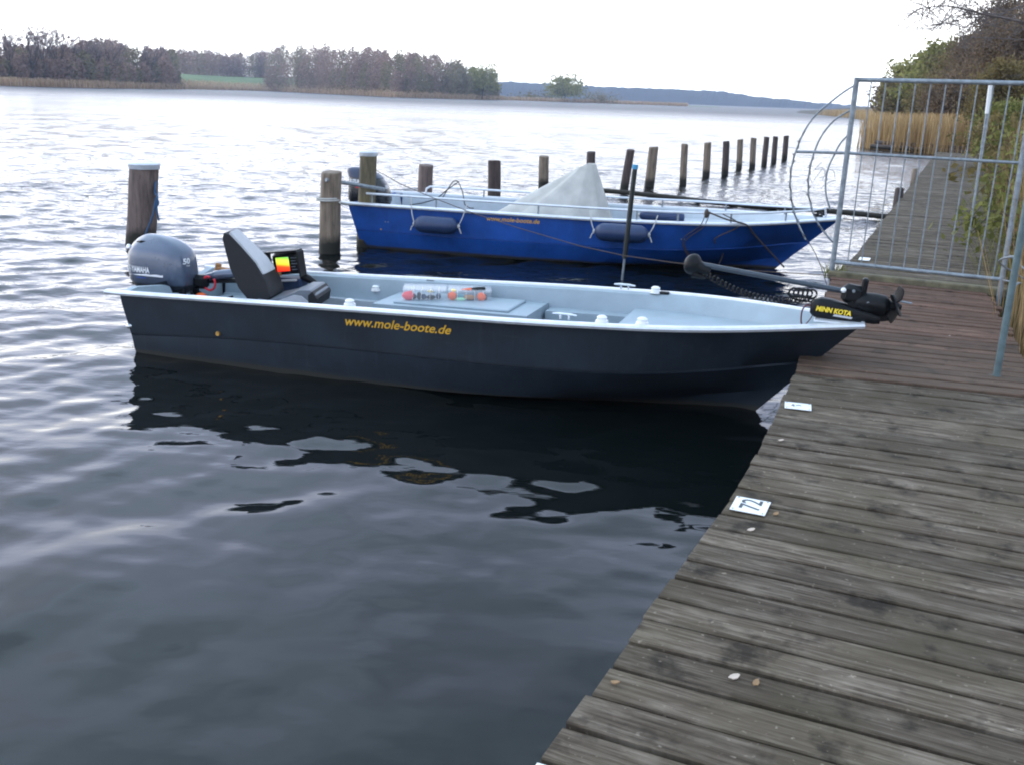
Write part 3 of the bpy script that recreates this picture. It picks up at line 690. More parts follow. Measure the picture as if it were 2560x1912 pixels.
tackle('tackle_box', p0, TR, 'clear tackle box with a pink-red lure in its left end',
       [('pinkred', .045, .035, .036, .042, .022, .030), ('charcoal', .085, .04, .03, .02, .02, .02), ('charcoal', .13, .04, .035, .016, .02, .026), ('navy_fabric', .165, .045, .03, .02, .02, .018), ('charcoal', .225, .04, .028, .03, .02, .016), ('vinyl_light', .23, .05, .05, .02, .02, .01), ('navy_fabric', .285, .05, .035, .018, .02, .02), ('orange', .06, .12, .05, .014, .012, .012), ('yellow', .215, .15, .058, .02, .015, .01)])
t2 = tackle('tackle_box', p0 + q * .362, TR, 'clear tackle box with orange ends and yellow bait, under the pliers',
       [('orange', .035, .028, .044, .030, .018, .028), ('teal', .09, .035, .045, .035, .015, .014), ('green_lure', .095, .03, .02, .04, .015, .014), ('rust_wood', .17, .035, .035, .045, .016, .018), ('charcoal', .16, .04, .015, .045, .016, .012), ('orange', .27, .028, .044, .030, .018, .028), ('yellow', .05, .05, .02, .016, .02, .014), ('charcoal', .30, .10, .03, .015, .06, .02)])
mb = MB(); mb.box((.045, .06, .082), (.03, .05, .02), Matrix.Rotation(R(20), 4, 'Z'), 0, .006); mb.build('lid_latch', M['yellow'], t2)
pl = empty('pliers', p0 + q * .362 + Vector((.10, .07, .092)), TR + R(9), 'fishing pliers with black grips and orange jaws on the tackle box', 'pliers')
mb = MB(); mb.tube([(.08, 0, 0), (.13, .012, .004), (.20, .014, .008)], [.009, .012, .009], 8); mb.tube([(.08, 0, 0), (.13, -.014, .002), (.20, -.018, .004)], [.009, .012, .009], 8); mb.build('grip', M['black'], pl, True)
mb = MB(); mb.tube([(.085, 0, 0), (.05, 0, 0), (.0, 0, -.002)], [.012, .009, .003], 8); mb.build('jaw', M['orange'], pl, True)

# ---- bow trolling motor
tm = empty('trolling_motor', glocal(5.25, 0, .72), GA, 'black bow trolling motor folded flat on the bow, yellow lettering on its mount', 'trolling motor')
def lz(a, z, y=0.0): return Vector((a - 5.25, y, z - .72))
mb = MB(); hp = lz(4.51, 1.015); Rh = Matrix.Rotation(R(18), 4, 'Y')
mb.sphere(hp, (.062, .062, .075), 16, 10, M4=Rh); mb.tube([hp + Rh @ Vector((.03, 0, .0)), hp + Rh @ Vector((.13, 0, -.005))], [.05, .028], 14); mb.tube([hp + Rh @ Vector((.03, 0, -.06)), hp + Rh @ Vector((.12, 0, -.055))], [.03, .012], 10); mb.build('control_head', M['black'], tm, True)
mb = MB(); mb.tube([lz(4.55, 1.02), lz(5.56, .918)], .0185, 14); mb.build('shaft', simple('anodised_shaft', (.05, .065, .085), .35, .3, .1, 10), tm, True)
cp = []
for i in range(420):
    f = i / 419; a = f * 2 * math.pi * 26
    a0, z0 = 4.60 + .74 * f, 1.0 - .075 * f - .05 - .075 * math.sin(math.pi * f) - .03 * f
    cp.append(lz(a0 + .012 * math.cos(a), z0 + .020 * math.sin(a), .02 * math.cos(a) + .02))
mb = MB(); mb.tube(cp, .005, 5); mb.build('coil_cord', M['black'], tm, True)
mb = MB(); rg = []
for a, zc, hz_, w in ((5.335, .785, .03, .045), (5.355, .79, .055, .062), (5.40, .798, .068, .068), (5.46, .795, .066, .068), (5.56, .782, .055, .066), (5.66, .768, .046, .06), (5.75, .757, .040, .052), (5.79, .752, .03, .04)):
    rg.append([lz(a, zc + hz_ * math.copysign(abs(math.sin(t)) ** .6, math.sin(t)), w * math.copysign(abs(math.cos(t)) ** .6, math.cos(t))) for t in np.linspace(0, 2 * math.pi, 20, endpoint=False)])
mb.loft(rg); mb.build('mount_body', M['black'], tm, True)
mb = MB(); mb.box(lz(5.52, .737), (.32, .11, .022), Matrix.Rotation(R(3), 4, 'Y'), 0, .006); mb.build('mount_base', M['black'], tm)
def tmt(u, v, a0=5.372, z0=.785): return lz(a0 + u, z0 + v - u * .075, -.0725 + .003 * abs(u - .14))
text_mb('MINN KOTA', .046, lambda u, v: tmt(u, v), .002, .25, sx=.88).build('lettering', M['yellow'], tm)
mb = MB(); mb.add([tmt(.115, -.020), tmt(.235, -.020), tmt(.243, -.006), tmt(.125, -.006)], [(0, 1, 2, 3)]); mb.build('label_bar', M['vinyl_light'], tm)
mb = MB()                                   # tilt housing gripping the shaft
mb.box(lz(5.60, .905), (.15, .10, .13), Matrix.Rotation(R(6), 4, 'Y'), 0, .03); mb.box(lz(5.63, .85), (.12, .10, .11), None, 0, .03); mb.box(lz(5.665, .965), (.040, .06, .11), Matrix.Rotation(R(4), 4, 'Y'), 0, .01); mb.build('tilt_housing', M['black'], tm, True)
mb = MB(); mb.sphere(lz(5.535, .935, -.055), .018); mb.build('knob', M['white'], tm, True)
for a, z in ((5.60, .935), (5.70, .865)):
    mb = MB(); mb.tube([lz(a, z, -.052), lz(a, z, -.068)], .010, 10); mb.build('bolt', M['steel'], tm, True)
mb = MB(); rg = []
for a, z, r_ in ((5.60, .86, .02), (5.62, .86, .05), (5.67, .857, .068), (5.75, .85, .074), (5.81, .845, .070), (5.84, .843, .04)):
    rg.append([lz(a, z + r_ * math.sin(t), -.0 + r_ * math.cos(t)) for t in np.linspace(0, 2 * math.pi, 18, endpoint=False)])
mb.loft(rg); mb.build('motor_pod', M['black'], tm, True)
mb = MB(); mb.box(lz(5.78, .785), (.13, .03, .10), Matrix.Rotation(R(-12), 4, 'Y'), 0, .008); mb.build('skeg', M['black'], tm, True)
mb = MB()
for k in range(3):
    an = R(40 + 120 * k); rows = []
    for f in np.linspace(0, 1, 8):
        r_ = .02 + .100 * f; wd = .045 + .035 * math.sin(math.pi * f); tw = R(40 - 25 * f)
        dr = Vector((0, math.cos(an), math.sin(an))); tn = Vector((0, -math.sin(an), math.cos(an))); ax = Vector((1, 0, 0))
        c = lz(5.875, .853) + dr * r_ + tn * (.02 * f)
        o = (tn * math.cos(tw) + ax * math.sin(tw)) * wd; nn = (ax * math.cos(tw) - tn * math.sin(tw)) * .004
        rows.append([c - o - nn, c + o - nn, c + o + nn, c - o + nn])
    mb.loft(rows)
mb.tube([lz(5.83, .848), lz(5.89, .848), lz(5.915, .848)], [.034, .028, .012], 12); mb.build('propeller', M['black'], tm)
mb = MB(); mb.tube([lz(5.90, .885), lz(5.975, .878)], .0065, 8); mb.build('release_pin', M['steel'], tm)
mb = MB(); mb.tube(bez([lz(5.36, .79), lz(5.31, .80), lz(5.285, .76), lz(5.285, .69), lz(5.30, .645)], 6), .006, 6); mb.tube(bez([lz(5.37, .77), lz(5.345, .71), lz(5.32, .67), lz(5.295, .645)], 6), .004, 6); mb.build('power_cable', simple('red_black_cable', (.10, .015, .02), .6), tm, True)
mb = MB()
for k in range(5): mb.tube([lz(5.215 + .03 * k + .032 * math.cos(a), .875 + .026 * math.sin(a), .03 + .02 * math.sin(a)) for a in np.linspace(0, 6.0, 16)], .007, 7)
mb.tube(bez([lz(5.17, .87, .03), lz(5.22, .83, .03), lz(5.30, .825, .02), lz(5.36, .82, .01)], 6), .007, 6); mb.build('cable_coil', M['black'], tm, True)

# ---- blue boat
BA = R(-13.8); BS = Vector((-2.25 + .0287, 14.4 + .1165, 0))
blue = empty('motor_boat', BS, BA, 'larger blue open motor boat with white rails and a grey canvas cover', 'boat')
beamB = [(0, .92), (.15, .95), (.5, .97), (.68, .95), (.76, .88), (.82, .76), (.88, .56), (.93, .36), (.97, .19), (1, .08)]
HB = Hull(6.62, lambda t: smooth_tab(beamB, t), lambda t: smooth_tab([(0, .62), (.5, .624), (.7, .64), (.85, .665), (1, .73)], t),
          (lambda t: smooth_tab([(0, .26), (.5, .27), (.8, .31), (1, .40)], t), lambda t: smooth_tab([(0, .95), (.6, .94), (.8, .86), (.92, .70), (1, .12)], t)),
          (lambda t: smooth_tab([(0, -.04), (.4, .0), (.7, .04), (.9, .10), (1, .18)], t), lambda t: smooth_tab([(0, .84), (.5, .80), (.7, .66), (.85, .42), (.95, .16), (1, .03)], t)),
          lambda t: smooth_tab([(0, -.2), (.6, -.18), (.9, -.10), (1, -.03)], t),
          lambda z: 5.86 + .76 * max(-.1, min(1, z / .73)), (.10, .26), True)
build_hull(blue, HB, M['hull_blue'], M['inside_pale'])
build_rim(blue, HB, M['rim'], .06, .04, ext=.09)
build_liner(blue, HB, M['inside_pale'], .02, .98, .10, .22)
build_floor(blue, HB, M['vinyl_mid'], .02, .9, .12)
# rub line pressed in the upper strake
mb = MB()
for sg in (-1, 1):
    rows = []
    for i in range(61):
        t = i / 61; pts = [HB.side(t, f, o) for f, o in ((.44, .0), (.465, .010), (.495, .010), (.52, .0))]
        rows.append([Vector((q.x, q.y * -sg * -1 if sg < 0 else -q.y, q.z)) for q in (pts if sg > 0 else pts[::-1])])
    mb.quadsheet(rows)
mb.build('rub_strake', M['hull_blue'], blue)
mb = MB(); pr = [(-.9, .1), (-.9, .60), (-.3, .62), (-.26, .50), (.26, .50), (.3, .62), (.9, .60), (.9, .1)]
mb.loft([[Vector((.115 + .26 * max(0, .62 - z), y * (.9 if z < .3 else .985), z)) for y, z in pr], [Vector((.17 + .26 * max(0, .62 - z), y * (.9 if z < .3 else .985), z)) for y, z in pr]]); mb.build('transom_board', M['inside_pale'], blue)
side_text(HB, 'www.mole-boote.de', 2.10, .30, .088, blue, M['gold'], bold=.0014)
def bdeck(name, t0, t1, z0, z1, th, ins, mat, ya=None):
    mb = MB(); rings = []
    for i in range(21):
        t = t0 + (t1 - t0) * i / 20; g = Vector(HB.G(t)); z = z0 + (z1 - z0) * i / 20; zb_ = min(z - .02, max(z - th, HB.z_stem(g.x + .05) + .03)); y = max(.008, HB.y_at(g.x, z) - .045); yb_ = max(.004, HB.y_at(g.x, zb_) - .05); y0 = -y if ya is None else ya; yc = -yb_ if ya is None else ya
        rings.append([Vector((g.x, yc, zb_)), Vector((g.x, max(yb_, yc + .01), zb_)), Vector((g.x, y, z)), Vector((g.x, y0, z))])
    mb.loft(rings); return mb.build(name, mat, blue)
bulkhead(HB, .1 + .66 * 6.4, .12, .44, blue, M['inside_pale']); bdeck('foredeck', .66, .975, .50, .60, .05, .11, M['inside_pale']); bdeck('stern_bench', .03, .11, .40, .40, .28, .13, M['inside_pale'])
bdeck('side_bench', .12, .64, .40, .42, .28, .12, M['inside_pale'], .62)
# handrails and stanchions
def railpt(t, sg, up): 
    g = HB.G(t); return Vector((g[0], sg * (g[1] - .015), g[2] + up))
def rail(sg, t0, t1, up0, up1, drop0):
    path = [railpt(t0, sg, .0), railpt(t0 + .003, sg, up0 * .7)] if drop0 else []
    path += [railpt(t0 + .012 + (t1 - t0 - .012) * i / 40, sg, up0 + (up1 - up0) * i / 40) for i in range(41)]
    mb = MB(); mb.tube(path, .015, 8)
    return mb.build('handrail', M['rim'], blue, True)
rail(-1, .03, .95, .145, .13, False); rail(1, .075, .95, .115, .11, True)
for sg, up, tt in ((-1, .14, (.055, .20, .42, .62, .70, .80, .90)), (1, .11, (.22, .36, .50, .64, .78, .90))):
    for t in tt:
        mb = MB(); mb.tube([railpt(t, sg, -.01), railpt(t, sg, up)], .012, 8); mb.build('stanchion', M['steel'], blue, True)
mb = MB(); mb.tube([railpt(.95, -1, .13), (6.42, -.02, .85), railpt(.95, 1, .11)], .013, 8); mb.tube([(6.42, -.02, .85), (6.44, 0, .73)], .013, 8); mb.build('bow_rail', M['rim'], blue, True)
mb = MB(); mb.tube([(6.30, -.07, .76), (6.36, -.02, .785), (6.42, .03, .76)], .016, 8); mb.box((6.34, -.02, .745), (.12, .06, .03), None, 0, .008); mb.build('bow_roller', M['black'], blue)
for y in (-.95, .95):
    p = HB.side(.335 if y < 0 else .34, .5, .004)
for a in (.62, .66, 4.86, 4.90):
    p = HB.side((a - .1) / 6.5, .62, .004); mb = MB(); mb.sphere(p, .009); mb.build('bolt', M['steel'], blue, True)
p = HB.side(.065, .92, .004); mb = MB(); mb.sphere(p, .012); mb.build('bolt', M['brass'], blue, True)
def blocal(a, y, z): return Vector((BS.x, BS.y, 0)) + Matrix.Rotation(BA, 3, 'Z') @ Vector((a, y, z))

# canvas cover over the steering console
cv = empty('canvas_cover', blocal(2.95, 0, .3), BA, 'grey canvas cover draped to a peak over the console of the blue boat', 'boat cover')
mb = MB(); rows = []
NF = 48
for k in range(13):
    f = k / 12; ring = []
    for j in range(NF):
        a = 2 * math.pi * j / NF; c, s_ = math.cos(a), math.sin(a)
        tx = .16 + .115 * math.copysign(abs(c) ** .5, c) + .12; ty = .13 * math.copysign(abs(s_) ** .5, s_)
        bx = (.66 if c > 0 else -.95 if True else 0) * abs(c) ** .8 * (1 if c > 0 else 1)
        bx = .62 * abs(c) ** .7 if c > 0 else -1.0 * abs(c) ** .8
        by = .55 * math.copysign(abs(s_) ** .8, s_)
        fold = 1 + .085 * math.sin(9 * a + 1.0) * f + .05 * math.sin(17 * a) * f
        prof_ = f ** (.92 if c > 0 else 1.08)
        x = tx + (bx * fold - tx) * prof_; y = ty + (by * fold - ty) * prof_
        ztop = .93 + (.03 if c > 0 else -.03 * abs(c)); z = ztop - (ztop - .18) * f + .035 * math.sin(math.pi * f) * math.sin(6 * a)
        ring.append(Vector((x, y, z)))
    rows.append(ring)
mb.loft(rows, cap=False); top = rows[0]; mb.add(top, [tuple(range(NF - 1, -1, -1))])
mb.build('canvas', M['tarp'], cv, 'all')
mb = MB(); mb.box((.2, 0, .15), (.45, .5, .55), None, 0, .03); mb.build('console', M['inside_pale'], cv)

# outboard of the blue boat
o2 = empty('outboard_motor', blocal(.02, 0, .56), BA, 'black outboard motor with a red mark, behind the mossy post', 'outboard motor')
prof2 = [(.0, -.27, .34, .16), (.03, -.29, .35, .18), (.14, -.285, .33, .19), (.26, -.275, .28, .19), (.34, -.265, .22, .175), (.38, -.285, .17, .16), (.42, -.30, .10, .14), (.46, -.29, .02, .11), (.475, -.25, -.06, .06), (.48, -.2, -.12, .02)]
mb = MB(); mb.loft(cowl_rings(prof2)); mb.build('cowling', M['black_gloss'], o2, True)
def cy2(x, z):
    x0 = lerp_tab([(q[0], q[1]) for q in prof2], z); x1 = lerp_tab([(q[0], q[2]) for q in prof2], z); w = lerp_tab([(q[0], q[3]) for q in prof2], z)
    return -w * max(0, 1 - min(1, abs((x - (x0 + x1) / 2) / ((x1 - x0) / 2))) ** 3.2) ** (1 / 3.2)
mb = MB(); mb.loft(cowl_rings([(z + .003, a - .004, b_ + .004, w + .004) for z, a, b_, w in prof2[4:]])); mb.build('cowl_cap', simple('blue_reflection_cap', (.03, .042, .085), .35, .1, .1, 8), o2, True)  # reflection on the black cowl's top, put into the colour as blue
text_mb('SUZUKI', .062, lambda u, v: Vector((-.225 + u, cy2(-.225 + u, .27 + v) - .003, .27 + v * 1.1)), .003, sx=.9).build('lettering', M['text_white'], o2)
mb = MB(); mb.add([(x, cy2(x, z) - .003, z) for x, z in ((-.12, .20), (.0, .20), (.0, .24), (-.10, .24))], [(0, 1, 2, 3)]); mb.build('red_mark', M['red'], o2)
text_mb('100', .07, lambda u, v: Vector((.345 - .0 * u - (v + .2) * .18, -.11 + u, .20 + v)), .003).build('lettering', M['text_white'], o2)
mb = MB(); mb.loft(cowl_rings([(-.12, -.2, .28, .12), (0.0, -.28, .34, .165)])); mb.box((.12, 0, -.18), (.14, .26, .30), None, 0, .02); mb.build('lower_cowl', M['black'], o2, True)
mb = MB(); mb.loft(cowl_rings([(-1.1, -.12, .05, .03), (-.5, -.14, .06, .05), (-.1, -.2, .08, .08)], 18, 2.4)); mb.build('drive_leg', M['black_gloss'], o2, True)
mb = MB(); mb.tube(bez([(.30, -.05, -.02), (.45, -.06, -.07), (.6, -.06, -.09), (.85, -.05, -.12)], 6), .022, 8); mb.build('steering_arm', M['black'], o2, True)

# fenders
def fender(name, a0, a1, y, z, r_, label, root_fn, lines):
    f = empty(name, root_fn((a0 + a1) / 2, y, z), BA, label, 'fender', 'navy boat fenders'); L_ = (a1 - a0)
    prof_ = [(-.5, .02), (-.49, .045), (-.44, r_ * .75), (-.36, r_ * .97), (-.2, r_), (.2, r_), (.36, r_ * .97), (.44, r_ * .75), (.49, .045), (.5, .02)]
    mb = MB(); mb.tube([(p_[0] * L_, 0, 0) for p_ in prof_], [p_[1] for p_ in prof_], 18); mb.build('bladder', M['fender'], f, True)
    for s_, up in lines:
        mb = MB(); mb.tube(bez([(s_ * L_ * .5, 0, 0), (s_ * (L_ * .5 + .05), .03, up * .4), (s_ * (L_ * .5 + .09), .10, up)], 6), .007, 6)
        mb.tube(bez([(s_ * L_ * .5, 0, .0), (s_ * (L_ * .5 + .03), -.02, -.04), (s_ * (L_ * .5 + .05), -.02, -.09)], 4), .008, 6); mb.sphere((s_ * L_ * .5, 0, 0), .028); mb.build('fender_line', M['rope_pale'], f, True)
    return f
fender('fender', 1.13, 1.74, -1.085, .425, .112, 'navy fender on two pale lines near the stern of the blue boat', blocal, ((-1, .33), (1, .30)))
fender('fender', 3.57, 4.26, -1.085, .485, .115, 'navy fender hanging on the side of the blue boat behind the black pole', blocal, ((-1, .24), (1, .24)))
fender('fender', 3.95, 4.58, .45, .56, .085, 'navy fender lying inside the blue boat on its far side', blocal, ((-1, .05),))

# coiled lines lying in the stern of the blue boat
ln = MB(); ln.tube(bez([blocal(.85, -.5, .60), blocal(1.1, -.1, .66), blocal(1.35, .15, .90), blocal(1.62, -.4, .64), blocal(1.9, -.93, .66)], 2), .008, 6)
ln.tube(bez([blocal(1.05, .3, .62), blocal(1.2, .35, .88), blocal(1.35, .15, .90)], 2), .008, 6)
tag(ln.build('mooring_line', M['rope_dark'], None, True), 'dark loose line tied over the stern rail of the blue boat', 'rope')

# ropes hanging from the bow of the blue boat
def rope(name, pts, r_, mat, label, n=8, sides=6):
    mb = MB(); mb.tube(bez(pts, n), r_, sides); return tag(mb.build(name, mat, None, True), label, 'rope')
hb = lambda a, f, o=.03: blocal(*HB.side((a - .1) / 6.5, f, o))
g = MB()
g.tube(bez([blocal(4.94, -.93, .80), hb(4.95, .05, .05), hb(4.90, .7), blocal(4.86, -.66, .03)], 6), .006, 6)
g.tube(bez([blocal(4.99, -.92, .79), hb(5.0, .1, .05), hb(4.95, .8), blocal(4.93, -.62, .03)], 6), .006, 6)
g.sphere(blocal(4.95, -.93, .78), (.03, .03, .06)); 
tag(g.build('mooring_line', M['rope_brown'], None, True), 'pair of thin brown lines hanging straight down beside the bow of the blue boat', 'rope')
rope('mooring_line', [blocal(5.15, -.88, .78), hb(5.42, .05, .04), hb(5.28, .6), blocal(5.18, -.5, .25), blocal(5.12, -.48, .02)], .008, M['rope_brown'], 'brown line slanting down the bow of the blue boat to the waterline')
rope('mooring_line', [blocal(4.97, -.93, .80), blocal(5.2, -.9, .72), hb(5.50, .02, .05), hb(5.75, .5, .04), blocal(5.98, -.16, .06)], .011, M['rope_brown'], 'thick brown rope crossing the bow of the blue boat down to its stem')

# ================================================================ JETTY
EDGE = [(-4, -2.75), (2.16, .11), (3.08, .54), (4.0, .975), (4.61, 1.24), (5.4, 1.54), (6.09, 1.81), (8.0, 2.52), (9.93, 3.22), (11.26, 3.86), (31.76, 12.81), (46, 19.03)]
def ex(y): return lerp_tab(EDGE, y)
ANG = [(-4, R(-23.4)), (3.4, R(-23)), (4.6, R(-20)), (6.1, R(-16)), (8, R(-18)), (10, R(-26)), (12, R(-23.6)), (46, R(-23.6))]
jet = empty('jetty', (0, 0, 0), 0, 'long weathered plank jetty running past the boats towards the reeds', 'jetty')
def plank_section(name, y0, y1, z, mat, width=1.42, pitch=.165):
    vs, fs, uvs = [], [], []; y = y0
    while y < y1:
        dy = pitch * random.uniform(.96, 1.04) * .92
        ya, yb = y, min(y + dy, y1 + .02); gap = random.uniform(.0085, .0145) if random.random() < .75 else .004
        P = []
        for yy, s_ in ((ya, gap), (yb, -gap)):
            an = lerp_tab(ANG, yy); d = Vector((math.cos(an), math.sin(an), 0)); nn = Vector((-d.y, d.x, 0))
            l0 = Vector((ex(yy), yy, 0)) + nn * s_; P.append((l0, d))
        j0 = random.uniform(-.009, .008); wj = width + random.uniform(-.03, .03); zz = z + random.uniform(-.0035, .0035); tilt = random.uniform(-.002, .002)
        a, b_ = P[0][0] + P[0][1] * j0, P[1][0] + P[1][1] * j0; wa, wb = P[0][1] * wj, P[1][1] * wj
        nseg = 7; b = .005; o = len(vs)
        for i in range(nseg + 1):
            f = i / nseg; p, q = a + wa * f, b_ + wb * f; e = (q - p).normalized()
            p = p + e * random.uniform(-.0015, .0015); q = q + e * random.uniform(-.0015, .0015)
            wob = random.uniform(-.001, .001)
            for pt_, dz in ((p, -.035), (p, -b), (p + e * b, 0), (q - e * b, tilt), (q, -b + tilt), (q, -.035)):
                vs.append((pt_.x, pt_.y, zz + dz + wob)); uvs.append((f * wj, (pt_ - a).dot(e)))
        for i in range(nseg):
            for k in range(6):
                k2 = (k + 1) % 6; fs.append((o + i * 6 + k, o + (i + 1) * 6 + k, o + (i + 1) * 6 + k2, o + i * 6 + k2))
        fs += [tuple(o + k for k in range(6)), tuple(o + nseg * 6 + k for k in range(5, -1, -1))]
        y = yb
    mb = MB(); mb.v = vs; mb.f = fs; mb.mi = [0] * len(fs)
    ob = mb.build(name, mat, jet)
    ul = ob.data.uv_layers.new(name='UVMap'); li = np.empty(len(ob.data.loops), np.int32); ob.data.loops.foreach_get('vertex_index', li)
    ul.data.foreach_set('uv', np.array(uvs, np.float32)[li].ravel())
    return ob
ZD = .45
d1 = plank_section('plank_deck', -3.0, 6.12, ZD, M['deck_grey'], 1.50)
d1['label'] = 'near stretch of grey weathered planks'
d2 = plank_section('plank_deck', 6.16, 9.92, ZD + .010, M['deck_brown'], 1.46, .15); d2['label'] = 'reddish brown planks before the gate'
d3 = plank_section('plank_deck', 10.12, 44, ZD, M['deck_grey'], 1.62); d3['label'] = 'grey planks running on behind the gate'
def beam_run(ya, yb, offs, z, w, h, name='joist'):
    mb = MB(); rings = []
    for y in np.arange(ya, yb + .01, .5):
        c = Vector((ex(y), y, 0)); an = lerp_tab(ANG, y); c += Vector((math.cos(an), math.sin(an), 0)) * offs
        dx = Vector((math.cos(an), math.sin(an), 0)) * w / 2
        rings.append([c - dx + Vector((0, 0, z - h)), c + dx + Vector((0, 0, z - h)), c + dx + Vector((0, 0, z)), c - dx + Vector((0, 0, z))])
    mb.loft(rings); return mb.build(name, M['beam'], jet)
for o_ in (.12, .72, 1.30): beam_run(-3, 44, o_, ZD - .040, .12, .14)
for y in [-2, .6, 3.4, 5.9, 8.2, 10.3, 13, 16, 19, 22, 25, 28, 31, 34, 38, 42]:
    for o_ in (.2, 1.28):
        an = lerp_tab(ANG, y); c = Vector((ex(y) + math.cos(an) * o_, y + math.sin(an) * o_, 0))
        mb = MB(); mb.tube([c + Vector((0, 0, -.8)), c + Vector((0, 0, ZD - .05))], .085, 10); mb.build('pile', M['post_dark'], jet, True)
# sill beams at the step and under the gate
def cross_beam(y, o0, o1, z0, h, w, mat, name='sill_beam', da=0):
    an = lerp_tab(ANG, y) + da; d = Vector((math.cos(an), math.sin(an), 0)); a = Vector((ex(y), y, 0)) + d * o0; c = (Vector((ex(y), y, 0)) + d * (o0 + o1) / 2)
    mb = MB(); mb.box((c.x, c.y, z0 + h / 2), (o1 - o0, w, h), Matrix.Rotation(an, 4, 'Z'), 0, .012); return mb.build(name, mat, jet)
cross_beam(10.02, -.05, 1.62, ZD - .03, .085, .13, M['sill'])

# berth number plates
def plate(c, rz, w, d, label, txt=None, z=ZD + .006, faded=False):
    t = empty('number_plate', (c[0], c[1], z), rz, label, 'sign', 'berth number plates on the jetty')
    mb = MB(); mb.box((0, 0, .002), (w, d, .004), None, 0, .001); mb.build('plate', M['sign_white'], t)
    mb = MB()
    for x in (-w / 2 + .012, w / 2 - .012):
        for y in (-d / 2 + .012, d / 2 - .012): mb.tube([(x, y, .003), (x, y, .0062)], .0035, 8)
    mb.build('screw', M['steel'], t)
    if txt:  # reads along the jetty, tops of the figures towards the water
        m_ = text_mb(txt, .124, lambda u, v: Vector((.043 - v, u - .052, .0052)), .0010, sx=.98); m_.build('lettering', M['text_dark'] if not faded else M['text_white2'], t)
    return t
M['text_white2'] = simple('faded_lettering', (.20, .22, .24), .6)
plate((1.04, 3.895), R(-23), .148, .158, 'white berth plate with clear black number 72 on the near planks', '72')
pt_ = plate((1.645, 5.38), R(-15), .148, .125, 'white berth plate with a worn unreadable number, beside the bow of the grey boat')
mb = MB(); mb.tube([(-.03, -.012, .0052), (-.025, -.005, .0052)], .009, 6); mb.tube([(-.012, .0, .005), (.005, .016, .005), (.016, .004, .005)], .003, 5); mb.build('worn_figure', M['text_white2'], pt_)
plate((3.99, 11.23), R(-23), .12, .24, 'small white plate lying on the planks just behind the gate')
plate((.135, 2.105), R(-23), .10, .06, 'white plate corner at the bottom edge of the near planks')
# litter on the deck
def bit(px, py, sz, mat, label, rz, name='petal', cat='petal'):
    sz *= 1.1; p = on_z(px, py, ZD + .004); t = MB(); n = 9
    pts = [Vector((sz * (1 + .25 * math.sin(3 * a + rz)) * math.cos(a), sz * .7 * math.sin(a), .006 + .003 * math.cos(a))) for a in np.linspace(0, 2 * math.pi, n, endpoint=False)]
    Rz = Matrix.Rotation(rz, 3, 'Z'); low = [Rz @ Vector((q_.x, q_.y, q_.z - .003)) for q_ in pts]; pts = [Rz @ q_ for q_ in pts]
    t.add(pts + low, [tuple(range(n))] + [tuple(range(2 * n - 1, n - 1, -1))] + [(i, i + n, (i + 1) % n + n, (i + 1) % n) for i in range(n)])
    o = t.build(name, mat, None, False, p); return tag(o, label, cat, 'fallen petals and leaves on the planks')
bit(1836, 1693, .0155, M['petal'], 'largest pale fallen petal, beside an ochre leaf on the near planks', .3)
bit(1890, 1708, .0125, M['leaf_dead'], 'small ochre leaf beside the largest pale petal', 1.0, 'fallen_leaf', 'leaf')
bit(1878, 1325, .014, M['petal'], 'pale petal on the plank just below plate 72', .2)
bit(1940, 1285, .013, M['leaf_dead'], 'brown leaf right beside plate 72', .6, 'fallen_leaf', 'leaf')
bit(1538, 1707, .012, M['leaf_dead'], 'small tan leaf close to the water edge of the near planks', -.5, 'fallen_leaf', 'leaf')
bit(1953, 1101, .012, M['petal'], 'tiny pale petal on the planks between the two number plates', 0)
bit(2372, 842, .012, M['petal'], 'pale petal on the red-brown planks', .4)

# ================================================================ GATE
GL, GR = Vector((3.255, 10.03, 0)), Vector((4.63, 9.28, 0))
gd = (GR - GL).normalized(); GW = (GR - GL).length; grz = math.atan2(gd.y, gd.x)
gate = empty('jetty_gate', (GL.x, GL.y, ZD), grz, 'galvanised barred gate with a fan of barbed-wire hoops standing out over the water', 'gate')
gn = np.array([-gd.y, gd.x, 0])
def onG(px, py):                         # sight line meets the gate's plane -> gate coordinates (u, z)
    d = ray(px, py); t = ((np.array(GL) - CAM) @ gn) / (d @ gn); p = CAM + d * t
    return (Vector(p) - GL).dot(gd), p[2] - ZD
TOPZ = 1.935; MIDZ = onG(2470, 402)[1]
tl = onG(2141, 200); tr = onG(2556, 209); ml = onG(2128, 384); mrr = onG(2545, 408); bl_ = onG(2095, 657); br = onG(2490, 698)
def gt(pts, r_, name, mat='steel', n=10):
    mb = MB(); mb.tube([Vector((u, 0, z)) for u, z in pts], r_, n); return mb.build(name, M[mat], gate, True)
gt([(-.01, -.12), (-.005, tl[1] + .02)], .026, 'gate_post'); gt([(GW, -.12), (GW - .02, tr[1] + .02)], .026, 'gate_post')
gt([(-.02, tl[1]), (GW + .0, tr[1])], .022, 'top_rail')
mo = onG(1992, 380)
gt([mo, ml, mrr, (GW, mrr[1])], .015, 'middle_rail'); gt([(0, bl_[1]), (GW, br[1])], .019, 'bottom_rail')
for k in range(1, 12):
    u = GW * k / 11.6; f = u / GW
    gt([(u, bl_[1] + (br[1] - bl_[1]) * f), (u, tl[1] + (tr[1] - tl[1]) * f)], .0060, 'gate_bar', n=8)
S8 = 1.686
def arc(pts): return [onG(1860 + a / 3.176, 200 + b / 3.176) for a, b in pts]
